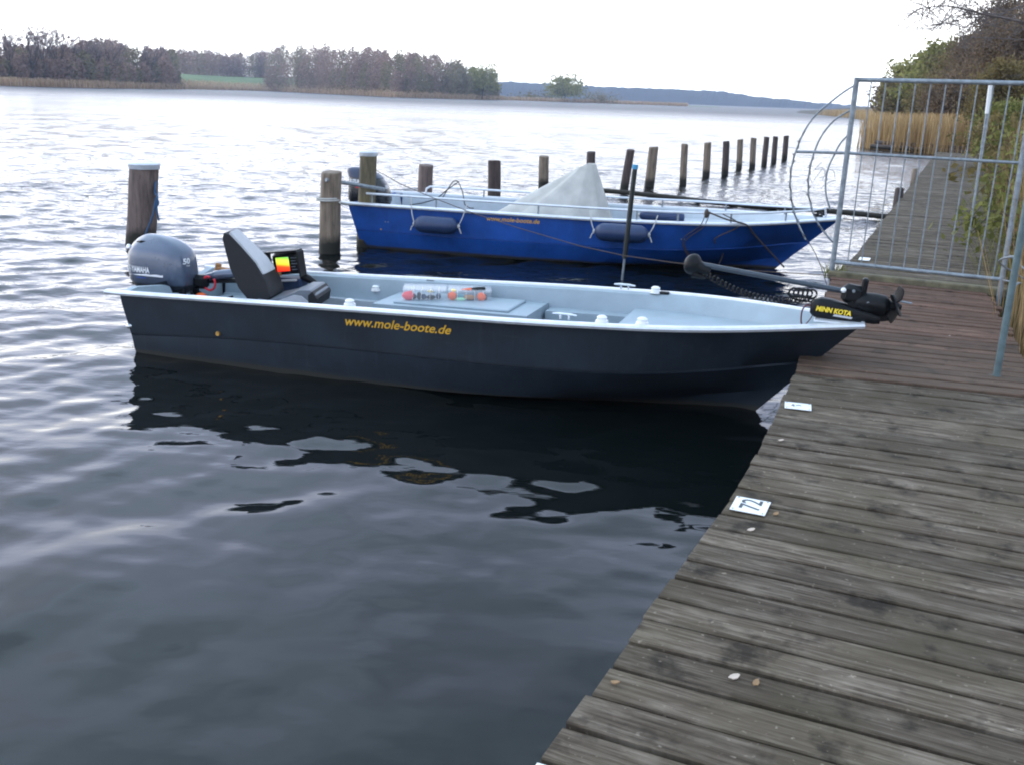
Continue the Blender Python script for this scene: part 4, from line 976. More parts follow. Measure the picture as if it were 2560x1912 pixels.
arcs = [arc([(885, 40), (790, 100), (680, 185), (570, 280), (490, 390), (430, 520), (390, 640), (368, 770), (370, 890), (385, 1000), (425, 1130), (490, 1270)]),
        arc([(850, 240), (720, 320), (620, 440), (560, 570), (525, 700), (510, 820), (520, 950), (560, 1080), (620, 1190), (715, 1300)]),
        arc([(840, 425), (770, 500), (720, 590), (670, 700), (648, 820), (655, 930), (685, 1030)])]
for k, pts in enumerate(arcs):
    path = bez([Vector((u, 0, z)) for u, z in pts], 6); mb = MB(); mb.tube(path, .009, 8); mb.build('hoop', M['steel'], gate, True)
    if k < 2:                            # barbed wire wound round the lower two thirds
        i0 = int(len(path) * .38); sub = path[i0:]; hel = []; mb = MB()
        m_ = len(sub) * 5
        for i in range(m_):
            f = i / (m_ - 1) * (len(sub) - 1); j = min(int(f), len(sub) - 2); p = sub[j].lerp(sub[j + 1], f - j)
            a = f * 1.1; hel.append(p + Vector((.010 * math.cos(a), .010 * math.sin(a), 0)))
        if k == 0: hel += [hel[-1] + Vector((.10 * q_, 0, -.02 - .10 * q_ ** 1.5)) for q_ in (.5, 1, 1.8, 2.6, 3.2)]
        mb.tube(hel, .004, 5)
        for i in range(6, len(hel), 13):
            for s_ in range(2):
                v = Vector((random.uniform(-1, 1), random.uniform(-1, 1), random.uniform(-1, 1))).normalized() * .022; mb.tube([hel[i] - v, hel[i] + v], .003, 4)
        mb.build('barbed_wire', simple('rusty_wire', (.035, .027, .026), .8, .2, .3, 40), gate)
mb = MB()
for i in range(9):
    a = Vector((random.uniform(-.42, -.12), random.uniform(-.02, .02), MIDZ - .10 - random.uniform(0, .25))); v = Vector((random.uniform(-.1, .1), 0, random.uniform(-.06, .06))); mb.tube(bez([a - v, a + Vector((.02, 0, .03)), a + v], 4), .0028, 4)
mb.build('loose_wire', M['steel'], gate)
# brace post on the land side
gp = empty('brace_post', (3.165, 6.20, ZD), 0, 'grey-green steel tube post standing on the planks in front of the gate', 'post')
mb = MB(); mb.tube([(0, 0, 0), (-.005, .0, 1.75)], .022, 12); mb.build('post', M['pole_green'], gp, True)
mb = MB(); mb.box((0, 0, .005), (.09, .09, .01), None, 0, .003); mb.build('foot_plate', M['pole_green'], gp)
mb = MB(); mb.tube(bez([GR + Vector((0, 0, .85)), GR + Vector((.12, -.5, .62)), Vector((3.9, 7.9, .95)), Vector((3.165, 6.2, 1.25))], 6), .008, 6)
mb.tube(bez([GR + Vector((0, 0, ZD + .14)), Vector((4.45, 8.6, .68)), Vector((3.7, 7.2, .9)), Vector((3.165, 6.2, .98))], 6), .008, 6)
tag(mb.build('stay_wire', M['steel'], None, True), 'pair of thin steel wires from the gate to the grey-green post', 'wire')
# white-topped post behind the gate
wp_ = empty('marker_post', (6.05, 13.3, .3), 0, 'thin grey post with a white top showing through the right side of the gate', 'post')
a_, b__ = at(2476, 214, 13.3), at(2467, 285, 13.3); c__ = at(2446, 470, 13.3)
wp_.location = (c__.x, c__.y, .2)
mb = MB(); mb.tube([Vector((0, 0, -.3)), Vector((b__.x - c__.x, 0, b__.z - .2))], .018, 10); mb.build('post', M['steel'], wp_, True)
mb = MB(); mb.tube([Vector((b__.x - c__.x, 0, b__.z - .2)), Vector((a_.x - c__.x, 0, a_.z - .2))], .025, 10); mb.build('white_top', M['white'], wp_, True)

# ================================================================ POSTS IN THE WATER
def mpost(bx, by, top, r_, mat, label, group, cap=None, seed=0, zt=None):
    g_ = random.Random(seed)
    t = empty('mooring_post', (bx, by, 0), 0, label, 'post', group)
    dx, dy, dz = top[0] - bx, top[1] - by, top[2]
    rings = []; n = 16; ph = [g_.uniform(0, 6.28) for _ in range(4)]
    hs = [-1.2, -.5, 0, .1, .25, .4, .6, .8, .93, .985, 1.0]
    for h_ in hs:
        f = max(h_, -1.2); rr_ = r_ * (1.03 - .05 * f); 
        if h_ == 1.0: rr_ *= .90
        z = f * dz if f > 0 else f
        ring = []
        for j in range(n):
            a = 2 * math.pi * j / n; k = 1 + .03 * math.sin(3 * a + ph[0]) + .022 * math.sin(5 * a + ph[1] + 2 * f) + .02 * math.sin(7 * f + ph[2] + a)
            ring.append(Vector((dx * f + rr_ * k * math.cos(a), dy * f + rr_ * k * math.sin(a), z + (.012 * math.sin(a + ph[3]) if h_ >= .98 else 0))))
        rings.append(ring)
    mb = MB(); mb.loft(rings); mb.build('post', M[mat], t, True)
    if cap:
        mb = MB(); c = Vector((dx, dy, dz)); mb.tube([c + Vector((0, 0, -cap)), c + Vector((0, 0, .012)), c + Vector((0, 0, .024))], [r_ * 1.04, r_ * 1.08, r_ * .92], 20); mb.build('metal_cap', M['zinc'], t, True)
    return t
FG, RG = 'stout mooring posts beside the boats', 'row of old posts in the water'
p = on_z(350, 612, 0); q_ = at(360, 413, p.y); mpost(p.x, p.y, q_, .19, 'post_brown', 'thick brown post with a pale metal cap behind the grey outboard motor', FG, .05, 1)
pa = on_z(823, 632, 0); qa = at(828, 430, pa.y); mpost(pa.x, pa.y, qa, .138, 'post_tan', 'round-topped tan post left of the mossy one, no cap', FG, None, 2)
pb_ = on_z(912, 618, 0); qb = at(921, 384, pb_.y); mpost(pb_.x, pb_.y, qb, .118, 'post_moss', 'mossy yellow-brown post with a pale cap in front of the black outboard', FG, .035, 3)
rows = [((1060, 520), (1066, 413), 17.5, 'post_brown', 'brown post just behind the stern rail of the blue boat'),
        ((1235, 515), (1236, 402), 15.5, 'post_dark', 'darkest post, behind the middle of the blue boat'),
        ((1358, 470), (1360, 391), 12, 'post_tan', 'tan post left of the canvas cover'),
        ((1475, 470), (1478, 380), 10.5, 'post_dark', 'post just showing above the peak of the canvas cover'),
        ((1560, 478), (1577, 375), 10, 'post_dark', 'thin dark leaning post just left of the black pole'),
        ((1623, 468), (1634, 368), 11.5, 'post_tan', 'broad pale-sided post just right of the black pole'),
        ((1707, 463), (1712, 361), 8.3, 'post_tan', 'post standing alone in the gap right of the broad pale one'),
        ((1765, 443), (1770, 357), 8.5, 'post_tan', 'seventh post from the right end of the row'),
        ((1812, 440), (1816, 354), 8, 'post_dark', 'sixth post from the right end of the row'),
        ((1847, 424), (1851, 349), 7, 'post_tan', 'fifth post from the right end of the row'),
        ((1880, 422), (1884, 346), 7, 'post_tan', 'fourth post from the right end of the row'),
        ((1910, 415), (1917, 343), 6.5, 'post_dark', 'dark leaning post third from the right end of the row'),
        ((1934, 408), (1939, 342), 6.3, 'post_dark', 'second post from the right end of the row'),
        ((1961, 399), (1966, 340), 6.3, 'post_dark', 'last post at the right end of the row, nearest the gate hoops')]
for i, (b0, t0, hw, mat, lab) in enumerate(rows):
    p = on_z(*b0, 0); mpost(p.x, p.y, at(*t0, p.y), hw * p.y * 1.02 / FPX, mat, lab, RG, None, 20 + i)
# strap between the two stout posts
mb = MB(); a = at(815, 450, pa.y - .14); b = at(960, 474, pb_.y - .10)
dv = (b - a); mb.tube([a, a + dv * .2, a + dv * .55, b], [.026] * 4, 10); tag(mb.build('steel_strap', M['steel'], None, True), 'grey steel bar bolted across the two stout posts', 'bar')
a = at(850, 507, pa.y - .1); b = at(895, 512, pb_.y)
mb = MB(); mb.tube(sag(a, b, .01, 6), .016, 8); mb.tube([pa + Vector((.15 * math.cos(q__), .15 * math.sin(q__), a.z + .004 * q__)) for q__ in np.linspace(0, 12, 40)], .012, 6); tag(mb.build('mooring_line', M['rope_pale'], None, True), 'pale rope wound round the tan post and tied to the blue boat', 'rope')
# blue rope on the capped post
p = on_z(350, 612, 0); yy = p.y - .19
pts = [at(391, 455, p.y), at(387, 480, p.y - .1), at(394, 495, yy), at(389, 510, yy), at(380, 545, yy), at(366, 580, yy), at(358, 605, yy)]
mb = MB(); mb.tube(bez(pts, 6), .013, 6); mb.tube(bez([at(391, 452, p.y), at(388, 470, p.y - .12), at(394, 500, yy + .1), at(392, 520, yy), at(397, 552, yy)], 6), .012, 6); mb.tube(bez([at(389, 495, yy), at(395, 508, yy), at(387, 520, yy), at(391, 500, yy)], 6), .018, 6)
tag(mb.build('mooring_line', M['rope_blue'], None, True), 'blue rope tied to the thick capped post', 'rope')
# long mooring rope from the mossy post to the jetty
a = at(938, 425, pb_.y - .1)
mb = MB(); mb.tube([a] + [at(x, y, Y) for x, y, Y in ((1000, 460, 13.3), (1080, 494, 12.9), (1180, 533, 12.4), (1300, 572, 11.9), (1450, 616, 11.3), (1560, 640, 10.9), (1680, 657, 10.4), (1850, 676, 10.0), (2090, 690, 9.75))], .0052, 6)
tag(mb.build('mooring_line', M['rope_brown'], None, True), 'long thin brown rope from the mossy post across the blue hull to the jetty', 'rope')
# black pole with blue cap
p = on_z(1555, 703, 0); q_ = at(1588, 416, p.y)
pp = empty('mooring_pole', (p.x, p.y, 0), 0, 'slim black pole with a bright blue cap between the two boats', 'pole')
dv = Vector((q_.x - p.x, 0, q_.z))
mb = MB(); mb.tube([dv * .2, dv], .030, 12); mb.build('pole', M['pole_dark'], pp, True)
mb = MB(); mb.tube([dv * -.5, dv * .22], .014, 10); mb.build('foot_rod', M['steel'], pp, True)
mb = MB(); mb.tube([dv * .975, dv * 1.012], .036, 12); mb.build('cap', M['cap_blue'], pp, True)
# floating boom
mb = MB(); a, b = on_z(1440, 473, .08), on_z(2225, 545, .08)
mb.tube([a.lerp(b, f) + Vector((0, 0, .02 * math.sin(9 * f))) for f in np.linspace(0, 1, 24)], .055, 10); tag(mb.build('floating_boom', M['post_dark'], None, True), 'long dark floating log boom behind the blue boat', 'log boom')
# stubs on the far jetty edge
for px, py, lab in ((2287, 440, 'short tan stub post on the water side of the far planks'), (2246, 494, 'dark mooring ring block on the edge of the far planks')):
    c = on_z(px, py, ZD); mb = MB(); mb.tube([c + Vector((0, 0, -.3)), c + Vector((0, 0, .16)), c + Vector((0, 0, .19))], [.09, .085, .06], 10); tag(mb.build('stub_post', M['post_tan'] if px > 2260 else M['post_dark'], None, True), lab, 'post')

# ================================================================ SHORES
def D2(px, dist):  # ground point in column px at distance dist ahead
    d = ray(px, 243); return float(d[0] / d[1] * dist), float(dist)
SHORE = [(-700, 250), (-200, 268), (0, 286), (231, 332), (405, 429), (560, 600), (694, 686), (840, 560), (984, 468), (1157, 540), (1280, 643), (1500, 700), (1714, 735), (1800, 760)]
ZMAX = [(-700, 6), (330, 6), (451, 10), (660, 11), (700, 12), (850, 16), (1000, 14), (1157, 7), (1250, .6), (1800, .4)]
def shore(px): return lerp_tab(SHORE, px)
def headz(px, off):
    zm = lerp_tab(ZMAX, px); return -.4 + .7 * min(1, off / 6) + zm * (1 - math.exp(-max(0, off - 6) / 85)) if off >= 0 else -.4
def headland():
    rows = []; pxs = list(np.linspace(-700, 1800, 130)); offs = [0, 3, 6, 10, 20, 35, 55, 80, 110, 150, 200, 270, 350, 450]
    for o_ in offs:
        r_ = []
        for px in pxs:
            sc = 1 if px < 1220 else max(.06, 1 - (px - 1220) / 250)
            x, y = D2(px, shore(px) + o_ * sc); r_.append(Vector((x, y, headz(px, o_ * sc) if o_ < 449 else -2)))
        rows.append(r_)
    mb = MB(); mb.quadsheet(rows[::-1][::-1]); o = mb.build('headland_ground', M['grass'], None, 'all'); tag(o, kind='structure')
headland()
def reed_cloud(name, pts, hmin, hmax, width, mat, lean=.18, kind='stuff', label=None, cat=None, seg=2):
    """pts: (n,3) feet. Each blade is a narrow bent strip."""
    n = len(pts); a = rng.uniform(0, 2 * np.pi, n); h = rng.uniform(hmin, hmax, n); w = width * rng.uniform(.6, 1.3, n)
    la = rng.uniform(0, 2 * np.pi, n); lm = np.abs(rng.normal(0, lean, n)) * h
    cx, sx = np.cos(a) * w / 2, np.sin(a) * w / 2; V = []
    for k in range(seg + 1):
        f = k / seg; ox, oy = np.cos(la) * lm * f ** 1.8, np.sin(la) * lm * f ** 1.8; z = pts[:, 2] + h * f * (1 - .15 * (lm / h) * f); tap = 1 - .65 * f
        V.append(np.stack([pts[:, 0] + ox - cx * tap, pts[:, 1] + oy - sx * tap, z], -1)); V.append(np.stack([pts[:, 0] + ox + cx * tap, pts[:, 1] + oy + sx * tap, z], -1))
    V = np.stack(V, 1).reshape(-1, 3); m_ = 2 * (seg + 1); base = np.arange(n)[:, None] * m_
    F = np.concatenate([base + np.array([[2 * k, 2 * k + 1, 2 * k + 3, 2 * k + 2]]) for k in range(seg)], 0)
    return tag(np_mesh(name, V, F, mat), label, cat, None, kind)
# reeds along the far headland
pts = []
for i in range(15000):
    px = rng.uniform(-350, 1722); o_ = rng.uniform(0, 9) * (1 if px < 1250 else .8); x, y = D2(px, shore(px) + o_); pts.append((x, y, max(-.1, headz(px, o_) - .2)))
for i in range(9000):
    px = rng.uniform(430, 1260); o_ = rng.uniform(0, 34); x, y = D2(px, shore(px) + o_); pts.append((x, y, max(-.1, headz(px, o_) - .2)))
M['reed_pale'] = foliage('pale_far_reed', (.40, .28, .18), (.62, .46, .32))
reed_cloud('reed_fringe', np.array(pts), 1.5, 2.7, .35, M['reed_pale'])

# ---- leaves, twigs
def leaf_quads(C, size, flat=.0, elong=1.6):
    n = len(C); u = rng.normal(size=(n, 3)); u /= np.linalg.norm(u, axis=1)[:, None] + 1e-9; u[:, 2] *= (1 - flat)
    t = rng.normal(size=(n, 3)); v = np.cross(u, t); v /= np.linalg.norm(v, axis=1)[:, None] + 1e-9
    s_ = size * rng.uniform(.55, 1.35, n)[:, None]; a = u * s_ * elong / 2; b = v * s_ / 2
    V = np.stack([C - a, C - b, C + a, C + b], 1).reshape(-1, 3); F = np.arange(4 * n).reshape(-1, 4); return V, F
def crown_points(n_clump, per, cx, cy, cz, rx, ry, rz, csize, shell=.55, gap=.0):
    out = []
    for _ in range(n_clump):
        d = rng.normal(size=3); d /= np.linalg.norm(d); k = rng.uniform(shell, 1.0) ** .7
        if d[2] < -.6: d[2] *= .5
        c = np.array([cx + d[0] * rx * k, cy + d[1] * ry * k, cz + d[2] * rz * k]); s_ = csize * rng.uniform(.6, 1.3)
        m_ = int(per * rng.uniform(.4, 1.4)); out.append(c + rng.normal(size=(m_, 3)) * np.array([s_, s_, s_ * .75]))
    return np.concatenate(out)
def limbs(mb, p, d, ln, r_, lev, g, bend=.35, spread=.75, up=.12, nmin=3, tips=None, sides=5):
    segs = 3 if lev > 1 else 2; path = [Vector(p)]; dd = Vector(d).normalized()
    for i in range(segs):
        dd = (dd + Vector((g.uniform(-1, 1), g.uniform(-1, 1), g.uniform(-1, 1))) * bend * .4 + Vector((0, 0, up * .5))).normalized(); path.append(path[-1] + dd * ln / segs)
    mb.tube(path, [r_ * (1 - .45 * i / segs) for i in range(segs + 1)], sides if lev > 1 else 3, cap=False)
    if lev == 0:
        if tips is not None: tips.append(path[-1]); tips.append(path[1])
        return
    for k in range(nmin + (g.random() < .5)):
        f = g.uniform(.35, 1.0) if k else 1.0; i = min(int(f * segs), segs - 1); q = path[i].lerp(path[i + 1], f * segs - i)
        sd = Vector((g.uniform(-1, 1), g.uniform(-1, 1), g.uniform(-.35, .8))).normalized()
        limbs(mb, q, (dd * (1 - spread * .6) + sd * spread), ln * g.uniform(.55, .8), r_ * .55, lev - 1, g, bend, spread, up, nmin, tips, sides)
def leafy_tree(name, x, y, z, h, rw, mat, label, group, nclump=60, per=60, leaf=.2, cat='tree', low=.1, trunk=True, shell=.4):
    t = empty(name, (x, y, z), 0, label, cat, group); g = random.Random(int(x * 31 + y * 7))
    mb = MB(); tips = []
    limbs(mb, (0, 0, -.3), (g.uniform(-.1, .1), g.uniform(-.1, .1), 1), h * .55, max(.05, h * .018), 2, g, .35, .7, .15, 4, tips); mb.build('trunk', M['bark'], t, True)
    zc = h * (.5 + low / 2); rz = h * (.5 - low / 2)
    P = crown_points(nclump, per, 0, 0, zc, rw, rw, rz * .92, rw * .20, shell)
    tp = np.array([list(q_) for q_ in tips]); tp = tp[tp[:, 2] > low * h]
    if len(tp): P = np.concatenate([P, (tp[rng.integers(0, len(tp), nclump * per // 5)] + rng.normal(size=(nclump * per // 5, 3)) * rw * .12)])
    P = P[P[:, 2] > .05]
    V, F = leaf_quads(P, leaf); np_mesh('crown', V, F, mat, t); return t
def bare_tree(name, x, y, z, h, label, group, seed, lean=0.0, twigw=.1, dens=3, rw=None):
    t = empty(name, (x, y, z), 0, label, 'tree', group); g = random.Random(seed); mb = MB(); tips = []
    trunk_h = h * .34; mb.tube([(0, 0, -.4), (lean * .1, 0, trunk_h * .5), (lean * .25, 0, trunk_h)], [h * .021, h * .016, h * .013], 7, cap=False)
    for k in range(6):
        a = 2 * math.pi * (k + g.random() * .6) / 6; f = g.uniform(.55, 1)
        limbs(mb, (lean * .25 * f, 0, trunk_h * f), (math.cos(a) * .55 + lean * .12, math.sin(a) * .55, 1.0), h * g.uniform(.25, .36), h * .008, 2, g, .3, .55, .25, 3, tips, 4)
    mb.build('trunk', M['bark'], t, True)
    tp = np.array([list(q_) for q_ in tips]); n = len(tp) * dens
    base = tp[rng.integers(0, len(tp), n)]; dirs = rng.normal(size=(n, 3)) + np.array([lean * .5, 0, 1.1]); dirs /= np.linalg.norm(dirs, axis=1)[:, None]
    ln = h * rng.uniform(.04, .11, n)[:, None]; side = np.cross(dirs, rng.normal(size=(n, 3))); side /= np.linalg.norm(side, axis=1)[:, None]
    w = twigw * rng.uniform(.5, 1.2, n)[:, None]; st = base - dirs * ln * .5
    V = np.stack([st - side * w / 2, st + side * w / 2, st + dirs * ln + side * w * .2, st + dirs * ln - side * w * .2], 1).reshape(-1, 3)
    np_mesh('crown', V, np.arange(4 * n).reshape(-1, 4), M['twigs'], t); return t
# the far wood, one mass
TOP = [(-400, 110), (0, 112), (60, 122), (150, 124), (200, 118), (240, 108), (285, 106), (324, 120), (400, 130), (451, 126), (579, 137), (654, 137), (689, 122), (760, 120), (827, 121), (955, 130), (1050, 140), (1100, 147), (1150, 156), (1186, 168), (1215, 182), (1240, 205), (1252, 232)]
def wood():
    g = np.random.default_rng(3); Vs, Fs, VO = [], [], []; o = 0
    cols = []
    for i in range(420):
        px = g.uniform(-400, 1240)
        if 440 < px < 680: off = g.uniform(190, 300)
        else: off = 9 + g.random() ** 1.4 * 130 if px > 1100 or px < 430 else 12 + g.random() * 170
        cols.append((px, off))
    for px in np.linspace(-400, 1238, 150):         # a front row so that no ground shows through
        if not 455 < px < 672: cols.append((px + g.uniform(-5, 5), g.uniform(9, 16)))
        else: cols.append((px, g.uniform(185, 200)))
    for px, off in cols:
        Dd = shore(px) + off; x, y = D2(px, Dd); z0 = headz(px, off)
        ztop = HC + (horizon(px) - lerp_tab(TOP, px)) / FPX * Dd
        edge = 1.0 if not (px > 1150) else .95
        if off < 20: ztop = z0 + (ztop - z0) * g.uniform(.45, .8)
        else: ztop = z0 + (ztop - z0) * g.uniform(.80, 1.03) * edge
        h = min(max(4, ztop - z0), 26); zb = ztop - h
        rw = h * g.uniform(.22, .34)
        n = 340
        th = g.uniform(0, 6.283, n); k = np.sqrt(g.random(n)); hz = g.beta(2.0, 1.7, n)
        prof_ = np.sin(np.pi * np.clip(hz * .92 + .06, 0, 1)) ** .7
        P = np.stack([x + rw * prof_ * k * np.cos(th), y + rw * prof_ * k * np.sin(th), zb + h * (.08 + .94 * hz)], -1)
        nl = 220 if 440 < px < 690 else 60
        low = g.random(nl)[:, None] * np.array([[0, 0, h * .5]]) + np.stack([x + g.normal(0, rw * .6, nl), y + g.normal(0, rw * .6, nl), np.full(nl, z0 - 1.0)], -1)
        (VO if (g.random() < .28 or px > 1120) else Vs).append(np.concatenate([P, low]))
    for P, mat in ((np.concatenate(Vs), M['wood_mass']), (np.concatenate(VO), M['wood_olive'])):
        V, F = leaf_quads(P, .62, .0, 1.9); tag(np_mesh('far_wood', V, F, mat), kind='stuff')
wood()
BT = 'tall bare trees on the far left shore'
for i, (px, off, top, lab) in enumerate([(28, 14, 66, 'leftmost tall bare tree against the sky on the far shore'), (84, 12, 60, 'tall bare tree second from the left on the far shore'), (112, 20, 68, 'slim bare tree between the second and the double-topped one'), (148, 12, 63, 'tallest leaning bare tree at the left of the far wood'),
        (196, 22, 84, 'bare tree just right of the leaning tallest one'), (236, 16, 86, 'broad brown bare tree in the middle of the left wood'), (278, 14, 92, 'round-topped brown bare tree at the right end of the tall group'), (372, 18, 92, 'lone bare tree rising above the wood left of the green field')]):
    Dd = shore(px) + off; x, y = D2(px, Dd); z0 = headz(px, off); h = HC + (horizon(px) - top) / FPX * Dd - z0
    bare_tree('bare_tree', x, y, z0, h * 1.0, lab, BT, 40 + i, 2.0, .15, 5)
# willow on the spit and low bushes
def px_tree(name, px, ytop, hwpx, dist, ybase_z, mat, label, group=None, **kw):
    x, y = D2(px, dist); h = HC + (horizon(px) - ytop) / FPX * dist - ybase_z
    return leafy_tree(name, x, y, ybase_z, h, hwpx / FPX * dist, mat, label, group, **kw)
px_tree('willow_tree', 1413, 192, 47, 690, .3, M['leaf_spring'], 'round yellow-green willow alone on the reedy spit', None, nclump=70, per=45, leaf=.9, low=.05)
px_tree('willow_bush', 1505, 240, 45, 705, .2, M['wood_olive'], 'low dull bush on the spit right of the round willow', None, nclump=30, per=30, leaf=.7, low=.0, cat='bush')
px_tree('willow_bush', 1335, 243, 50, 690, .2, M['leaf_olive'], 'low dark bush on the spit left of the round willow', None, nclump=30, per=30, leaf=.7, low=.0, cat='bush')
px_tree('round_tree', 1205, 170, 38, 575, .5, M['leaf_spring'], 'greenish round tree at the right end of the far wood', None, nclump=60, per=40, leaf=.8, low=.05)

# far hills
def hills():
    g = np.random.default_rng(8); rows = []; pxs = np.linspace(1000, 2330, 260)
    HT = [(1000, 206), (1180, 207), (1280, 208), (1400, 214), (1500, 219), (1640, 224), (1720, 227), (1800, 231), (1880, 242), (1950, 249), (2060, 259), (2180, 268), (2330, 274)]
    nz = np.convolve(g.normal(size=len(pxs) + 6), np.ones(3) / 3, 'same')[3:-3]
    for k, (dist, f) in enumerate(((2080, -.03), (2090, .10), (2140, .55), (2200, .86), (2260, 1.0), (2360, .95), (2450, .4))):
        r_ = []
        for j, px in enumerate(pxs):
            x, y = D2(px, dist); zt = HC + (horizon(px) - lerp_tab(HT, px)) / FPX * 2260
            r_.append(Vector((x, y, zt * f + (nz[j] * 1.0 + g.normal(0, .5)) * (f > .3) - .5)))
        rows.append(r_)
    mb = MB(); mb.quadsheet(rows); o = mb.build('hills', M['far_forest'], None, False); tag(o, kind='structure')
hills()

# ---- land side: bank, reed bed, wood on the right
BANK = [(-12, -4.2), (0, 1.0), (6.1, 3.35), (10, 4.95), (20, 9.45), (32, 14.7), (46, 20.9), (50, 23.0), (55, 20.2), (59, 19.6), (64, 22.5), (72, 28), (100, 40), (135, 50.5), (178, 63), (240, 78), (303, 90), (420, 112), (700, 190)]
def bankx(y): return lerp_tab(BANK, y)
def bank_z(y, off): return -.35 + .5 * min(1, off / 1.2) + .05 * max(0, min(off, 14) - 1.2) + .11 * max(0, off - 14) if off < 60 else 6.0
def bank():
    rows = []
    for y in list(np.arange(-12, 76, 2)) + [80, 90, 100, 115, 135, 155, 178, 210, 240, 270, 303, 360, 420, 550, 700]:
        rows.append([Vector((bankx(y) + o_, y, bank_z(y, o_) + random.uniform(-.03, .03) * (o_ > 1))) for o_ in (0, .5, 1.2, 2, 3.5, 6, 10, 16, 25, 40, 80, 160)])
    mb = MB(); mb.quadsheet(rows); o = mb.build('bank', M['earth'], None, 'all'); tag(o, kind='structure')
bank()
pts = []
while len(pts) < 26000:                 # the big golden reed bed beyond the jetty
    y = 57 * math.exp(rng.uniform(0, math.log(330 / 57))); o_ = rng.uniform(0, 1) ** 1.3 * (9 + y * .12)
    if y < 60: y = rng.uniform(52, 60)
    pts.append((bankx(y) + o_, y, max(-.05, bank_z(y, o_) - .25)))
P = np.array(pts)
reed_cloud('reed_bed', P, 1.5, 2.15, .075, M['reed'], .12)
pts = []
while len(pts) < 9000:                  # thicker front edge of the bed
    y = rng.uniform(49, 62); o_ = rng.uniform(0, 22); pts.append((bankx(y) + o_, y, -.05))
reed_cloud('reed_bed', np.array(pts), 1.4, 2.1, .06, M['reed'], .10)
mb = MB(); a, b = Vector((19.6, 56.5, .16)), Vector((25.5, 47.5, .16)); mb.tube([a, a.lerp(b, .5) + Vector((0, 0, .03)), b], .13, 10); mb.tube([a + Vector((.3, .2, .22)), b + Vector((0, .3, .2))], .10, 8)  # low dark bars following the dark line at the foot of the reeds
tag(mb.build('reed_foot_edging', M['post_dark'], None, True), 'dark low edging along the foot of the golden reed bed', 'timber edging')
# old reeds and scrub beside the jetty
pts = []
while len(pts) < 13000:
    y = rng.uniform(9.6, 44) if rng.random() < .55 else rng.uniform(9.6, 20); o_ = abs(rng.normal(0, 1.4)) + .12 + (.45 if y > 15 else .15)
    pts.append((bankx(y) + o_, y + rng.normal(0, .1), -.1 + .05 * o_))
for _ in range(420):
    y = rng.uniform(6.3, 9.4); o_ = .02 + abs(rng.normal(0, .5)); pts.append((bankx(y) + o_, y, -.75 + .3 * rng.random()))
reed_cloud('bank_reeds', np.array(pts), .8, 2.2, .014, M['reed_old'], .14, seg=3)
pts = []
while len(pts) < 5000:
    y = rng.uniform(9.8, 26); o_ = abs(rng.normal(0, .7)); pts.append((bankx(y) - .15 + o_, y, .0))
reed_cloud('bank_grass', np.array(pts), .25, .75, .012, M['leaf_fresh'], .5, seg=3)
def bramble(x, y, z, h, rw, label, n, leaf, mat='leaf_fresh', seed=0):
    t = empty('bramble_bush', (x, y, z), 0, label, 'bush', 'brambles beside the jetty'); g = random.Random(seed); mb = MB(); P = []
    for k in range(16):
        a = g.uniform(0, 6.283); tip = Vector((math.cos(a) * rw * g.uniform(.5, 1.2), math.sin(a) * rw * g.uniform(.5, 1.2), h * g.uniform(.25, .9))); mid = Vector((tip.x * .45, tip.y * .45, h * g.uniform(.7, 1.1)))
        path = bez([(0, 0, 0), mid, tip], 6); mb.tube(path, .006, 4, cap=False); P += path[3:]
    mb.build('stem', M['rope_brown'], t); P = np.array([list(q_) for q_ in P]); P = P[rng.integers(0, len(P), n)] + rng.normal(size=(n, 3)) * .10
    V, F = leaf_quads(P, leaf); np_mesh('leaves', V, F, M[mat], t)
for i, (y, o_, h, rw, lab, n, mat) in enumerate([(11.2, .35, 1.0, .75, 'nearest leafy bramble behind the right side of the gate', 700, 'leaf_fresh'), (13.5, .5, 1.5, .9, 'tall bramble with fresh leaves leaning over the planks', 900, 'leaf_fresh'), (16.5, .3, 1.3, 1.0, 'olive bramble bush behind the white-topped post', 900, 'leaf_olive'), (21, .5, 1.6, 1.2, 'bramble halfway along the far planks', 900, 'leaf_fresh'), (28, .6, 1.8, 1.4, 'farthest bramble near the end of the planks', 900, 'leaf_olive')]):
    bramble(bankx(y) + o_, y, .1, h, rw, lab, n, .05 + .0016 * y, mat, i)
g0 = MB()
tuft = np.concatenate([np.array(GL)[None] + np.array([[.06, .05, ZD - .02]]) + rng.normal(size=(70, 3)) * np.array([.06, .05, .012])])
tag(reed_cloud('weed_tuft', tuft, .06, .2, .012, M['leaf_fresh'], .4, None), 'small green weed tuft at the foot of the left gate post', 'weed')
RT = 'trees on the right bank'
kw = dict(low=.02)
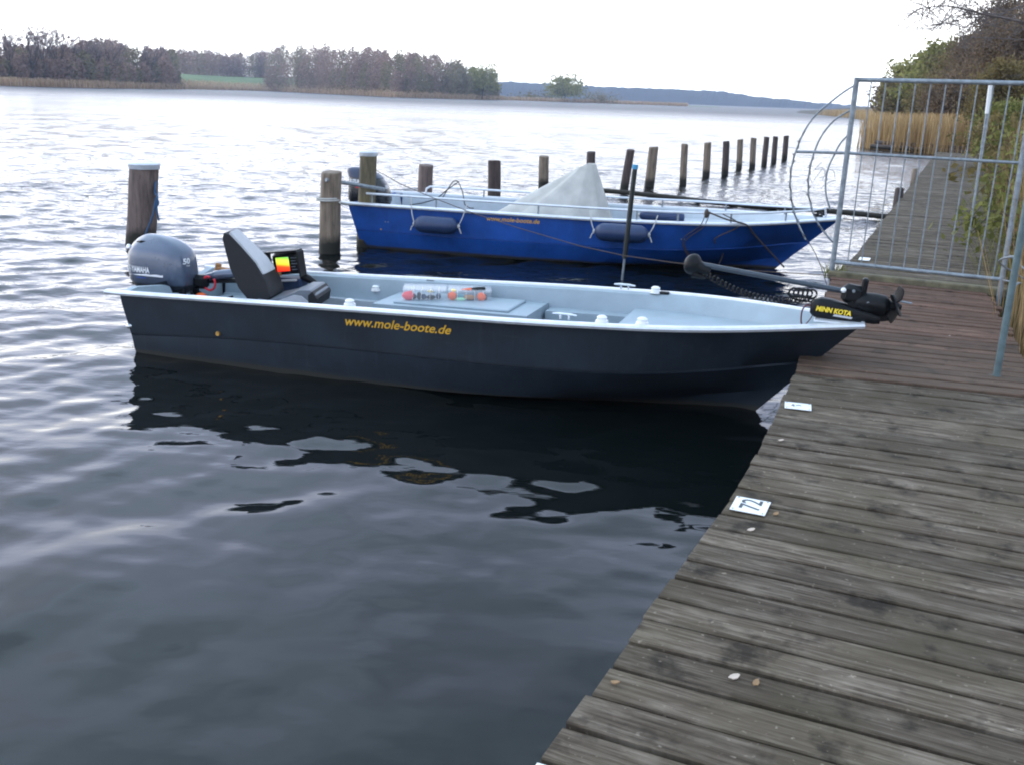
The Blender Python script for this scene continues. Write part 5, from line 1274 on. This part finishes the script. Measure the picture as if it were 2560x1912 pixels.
for nm, px, top, hw, dist, z0, mat, lab, nc, per, leaf in [
    ('leafy_tree', 2345, 124, 72, 125, .8, 'leaf_spring', 'yellow-green tree standing highest left of the brown wood', 150, 75, .32),
    ('leafy_tree', 2275, 168, 58, 150, .6, 'leaf_spring', 'small yellow-green tree at the left end of the right bank', 110, 60, .34),
    ('leafy_tree', 2232, 205, 42, 175, .4, 'leaf_brown', 'lowest brown shrub tree at the very tip of the right wood', 80, 50, .36),
    ('leafy_tree', 2300, 192, 80, 132, .6, 'leaf_olive', 'dark olive tree below the yellow-green ones', 140, 70, .32),
    ('leafy_tree', 2412, 132, 85, 104, 1.2, 'leaf_olive', 'olive tree between the yellow-green tree and the tall brown one', 220, 150, .18),
    ('leafy_tree', 2490, 58, 105, 84, 1.6, 'leaf_brown', 'tall brown budding tree near the right edge', 300, 230, .13),
    ('leafy_tree', 2440, 190, 100, 80, .8, 'leaf_brown', 'brown thicket under the olive tree behind the reed bed', 240, 180, .13),
    ('leafy_tree', 2365, 215, 80, 98, .6, 'leaf_olive', 'dark low thicket at the back of the reed bed', 150, 60, .25),
    ('leafy_tree', 2610, 34, 140, 62, 1.6, 'leaf_brown', 'large brown tree cut off by the right edge of the picture', 320, 260, .10),
    ('leafy_tree', 2545, 175, 95, 52, .8, 'leaf_olive', 'green-brown scrub tree behind the gate top at the right edge', 260, 220, .09),
    ('leafy_tree', 2570, 255, 90, 32, .5, 'leaf_fresh', 'nearest scrub tree behind the right gate post', 220, 240, .06)]:
    px_tree(nm, px, top, hw, dist, z0, M[mat], lab, RT, nclump=nc, per=per, leaf=leaf, **kw)
# bare tree leaning over from the right, its twigs crossing the top corner
t = empty('bare_tree', (10.6, 17.0, .6), 0, 'bare tree whose drooping twigs cross the top right corner', 'tree', RT); g = random.Random(77); mb = MB(); tips = []
mb.tube([(0, 0, -.5), (-.05, 0, 1.6), (-.3, -.2, 3.4), (-.5, -.3, 6.0)], [.19, .16, .13, .07], 9, cap=False)
def tw(px, py, Y): return at(px, py, Y) - Vector((10.6, 17.0, .6))
for k, (pth, r_) in enumerate([([(-.25, -.1, 3.0), tw(2640, 70, 16.8), tw(2540, 52, 16.6), tw(2450, 34, 16.4), tw(2370, 16, 16.3), tw(2300, 22, 16.2)], .05),
        ([(-.3, -.2, 3.4), tw(2660, 10, 17.2), tw(2560, 15, 17.3), tw(2490, 40, 17.4), tw(2420, 46, 17.4), tw(2350, 60, 17.5)], .035),
        ([(-.1, 0, 2.4), tw(2620, 108, 16.8), tw(2520, 98, 16.7), tw(2450, 95, 16.6), tw(2400, 90, 16.6), tw(2362, 74, 16.6)], .024),
        ([(-.4, -.2, 4.4), tw(2600, -40, 16.8), tw(2480, -25, 16.6), tw(2380, -15, 16.6), tw(2310, -5, 16.6)], .04)]):
    path = bez(pth, 6); mb.tube(path, list(np.linspace(r_ * .6, r_ * .12, len(path))), 6, cap=False)
    for q_ in path[7:]:
        for _ in range(2 if k != 2 else (1 if g.random() < .4 else 0)): limbs(mb, q_, (g.uniform(-1, .3), g.uniform(-.6, .6), g.uniform(-.8, .5)), g.uniform(.25, .6) * (1 if k != 2 else .4), .0075, 2 if k != 2 else 1, g, .5, .7, .0, 2, tips, 4)
mb.build('trunk', simple('pale_bark', (.13, .11, .105), .9, 0, .3, 6), t, True)

# ================================================================ SKY, SUN, AIR, CAMERA
SUN_AZ, SUN_EL = R(-58), R(24)         # ahead and to the left, behind thin cloud
world = bpy.data.worlds.new('World'); scene.world = world; world.use_nodes = True; nt = world.node_tree
bg = nt.nodes['Background']; sky = nt.nodes.new('ShaderNodeTexSky'); sky.sky_type = 'NISHITA'; sky.sun_disc = False
sky.sun_elevation = SUN_EL; sky.sun_rotation = SUN_AZ; sky.air_density = 1.0; sky.dust_density = 2.0
tc = N(nt, 'ShaderNodeTexCoord'); sp = N(nt, 'ShaderNodeSeparateXYZ'); nt.links.new(tc.outputs['Generated'], sp.inputs[0])
zr = ramp(nt, [(0, (31, 31, 31)), (.10, (27, 27.2, 27.8)), (.20, (17.8, 18.9, 22.6)), (.34, (12.2, 14.1, 19.2)), (.60, (11.0, 14.2, 17.8)), (1, (9.0, 11.4, 14.4))]); nt.links.new(sp.outputs['Z'], zr.inputs['Fac'])
mp = N(nt, 'ShaderNodeMapping'); mp.inputs['Scale'].default_value = (1.6, 1.6, 5.5); nt.links.new(tc.outputs['Generated'], mp.inputs['Vector'])
cn = N(nt, 'ShaderNodeTexNoise', Scale=1.6, Detail=6.0, Roughness=.55, Distortion=.4); nt.links.new(mp.outputs[0], cn.inputs['Vector'])
cm = N(nt, 'ShaderNodeMapRange'); cm.inputs[1].default_value = .30; cm.inputs[2].default_value = .62; cm.inputs[3].default_value = .52; cm.inputs[4].default_value = 1.0; nt.links.new(cn.outputs['Fac'], cm.inputs[0])
mx = N(nt, 'ShaderNodeMix', data_type='RGBA'); nt.links.new(cm.outputs[0], mx.inputs[0]); nt.links.new(sky.outputs[0], mx.inputs[6]); nt.links.new(zr.outputs['Color'], mx.inputs[7])
# cloud is brightest round the hidden sun
sd = Vector((math.sin(SUN_AZ) * math.cos(SUN_EL), math.cos(SUN_AZ) * math.cos(SUN_EL), math.sin(SUN_EL)))
dt = N(nt, 'ShaderNodeVectorMath', operation='DOT_PRODUCT'); nt.links.new(tc.outputs['Generated'], dt.inputs[0]); dt.inputs[1].default_value = sd
gm = N(nt, 'ShaderNodeMapRange'); gm.inputs[1].default_value = -.2; gm.inputs[2].default_value = 1.0; gm.inputs[3].default_value = .8; gm.inputs[4].default_value = 1.3; nt.links.new(dt.outputs['Value'], gm.inputs[0])
sc2 = N(nt, 'ShaderNodeVectorMath', operation='SCALE'); nt.links.new(mx.outputs[2], sc2.inputs[0]); nt.links.new(gm.outputs[0], sc2.inputs['Scale'])
nt.links.new(sc2.outputs[0], bg.inputs['Color']); bg.inputs['Strength'].default_value = .1
sl = bpy.data.lights.new('sun', 'SUN'); sl.energy = .6; sl.angle = R(40); sl.color = (1, .93, .84)
so = bpy.data.objects.new('sun', sl); COL.objects.link(so); so.rotation_euler = (-sd).to_track_quat('-Z', 'Y').to_euler(); so.location = (0, 0, 30)

hz = MB(); hz.box((0, 0, 0), (5700, 5700, 53)); hm = bpy.data.materials.new('haze'); hm.use_nodes = True; nt = hm.node_tree
for n in list(nt.nodes):
    if n.type == 'BSDF_PRINCIPLED': nt.nodes.remove(n)
pv = nt.nodes.new('ShaderNodeVolumePrincipled'); pv.inputs['Density'].default_value = .00027; pv.inputs['Color'].default_value = (.60, .72, .95, 1); pv.inputs['Anisotropy'].default_value = .0
nt.links.new(pv.outputs[0], nt.nodes['Material Output'].inputs['Volume'])
tag(hz.build('haze', hm, None, False, (0, 0, 25)), kind='stuff')

cd = bpy.data.cameras.new('camera'); co = bpy.data.objects.new('camera', cd); COL.objects.link(co); scene.camera = co
cd.sensor_fit = 'HORIZONTAL'; cd.sensor_width = 36; cd.lens = 36 * FPX / PW; cd.clip_start = .05; cd.clip_end = 9000
co.matrix_world = Matrix(((cr[0], cu_[0], -cf[0], 0), (cr[1], cu_[1], -cf[1], 0), (cr[2], cu_[2], -cf[2], HC), (0, 0, 0, 1)))
vs = scene.view_settings; scene.display_settings.display_device = 'sRGB'; vs.view_transform = 'Standard'; vs.look = 'None'; vs.gamma = 1; vs.use_curve_mapping = False; vs.exposure = 0.3
scene.cycles.use_denoising = True; scene.cycles.max_bounces = 7; scene.cycles.filter_width = 2.0; scene.cycles.volume_bounces = 0; scene.cycles.transparent_max_bounces = 12
scene.render.engine = 'CYCLES'
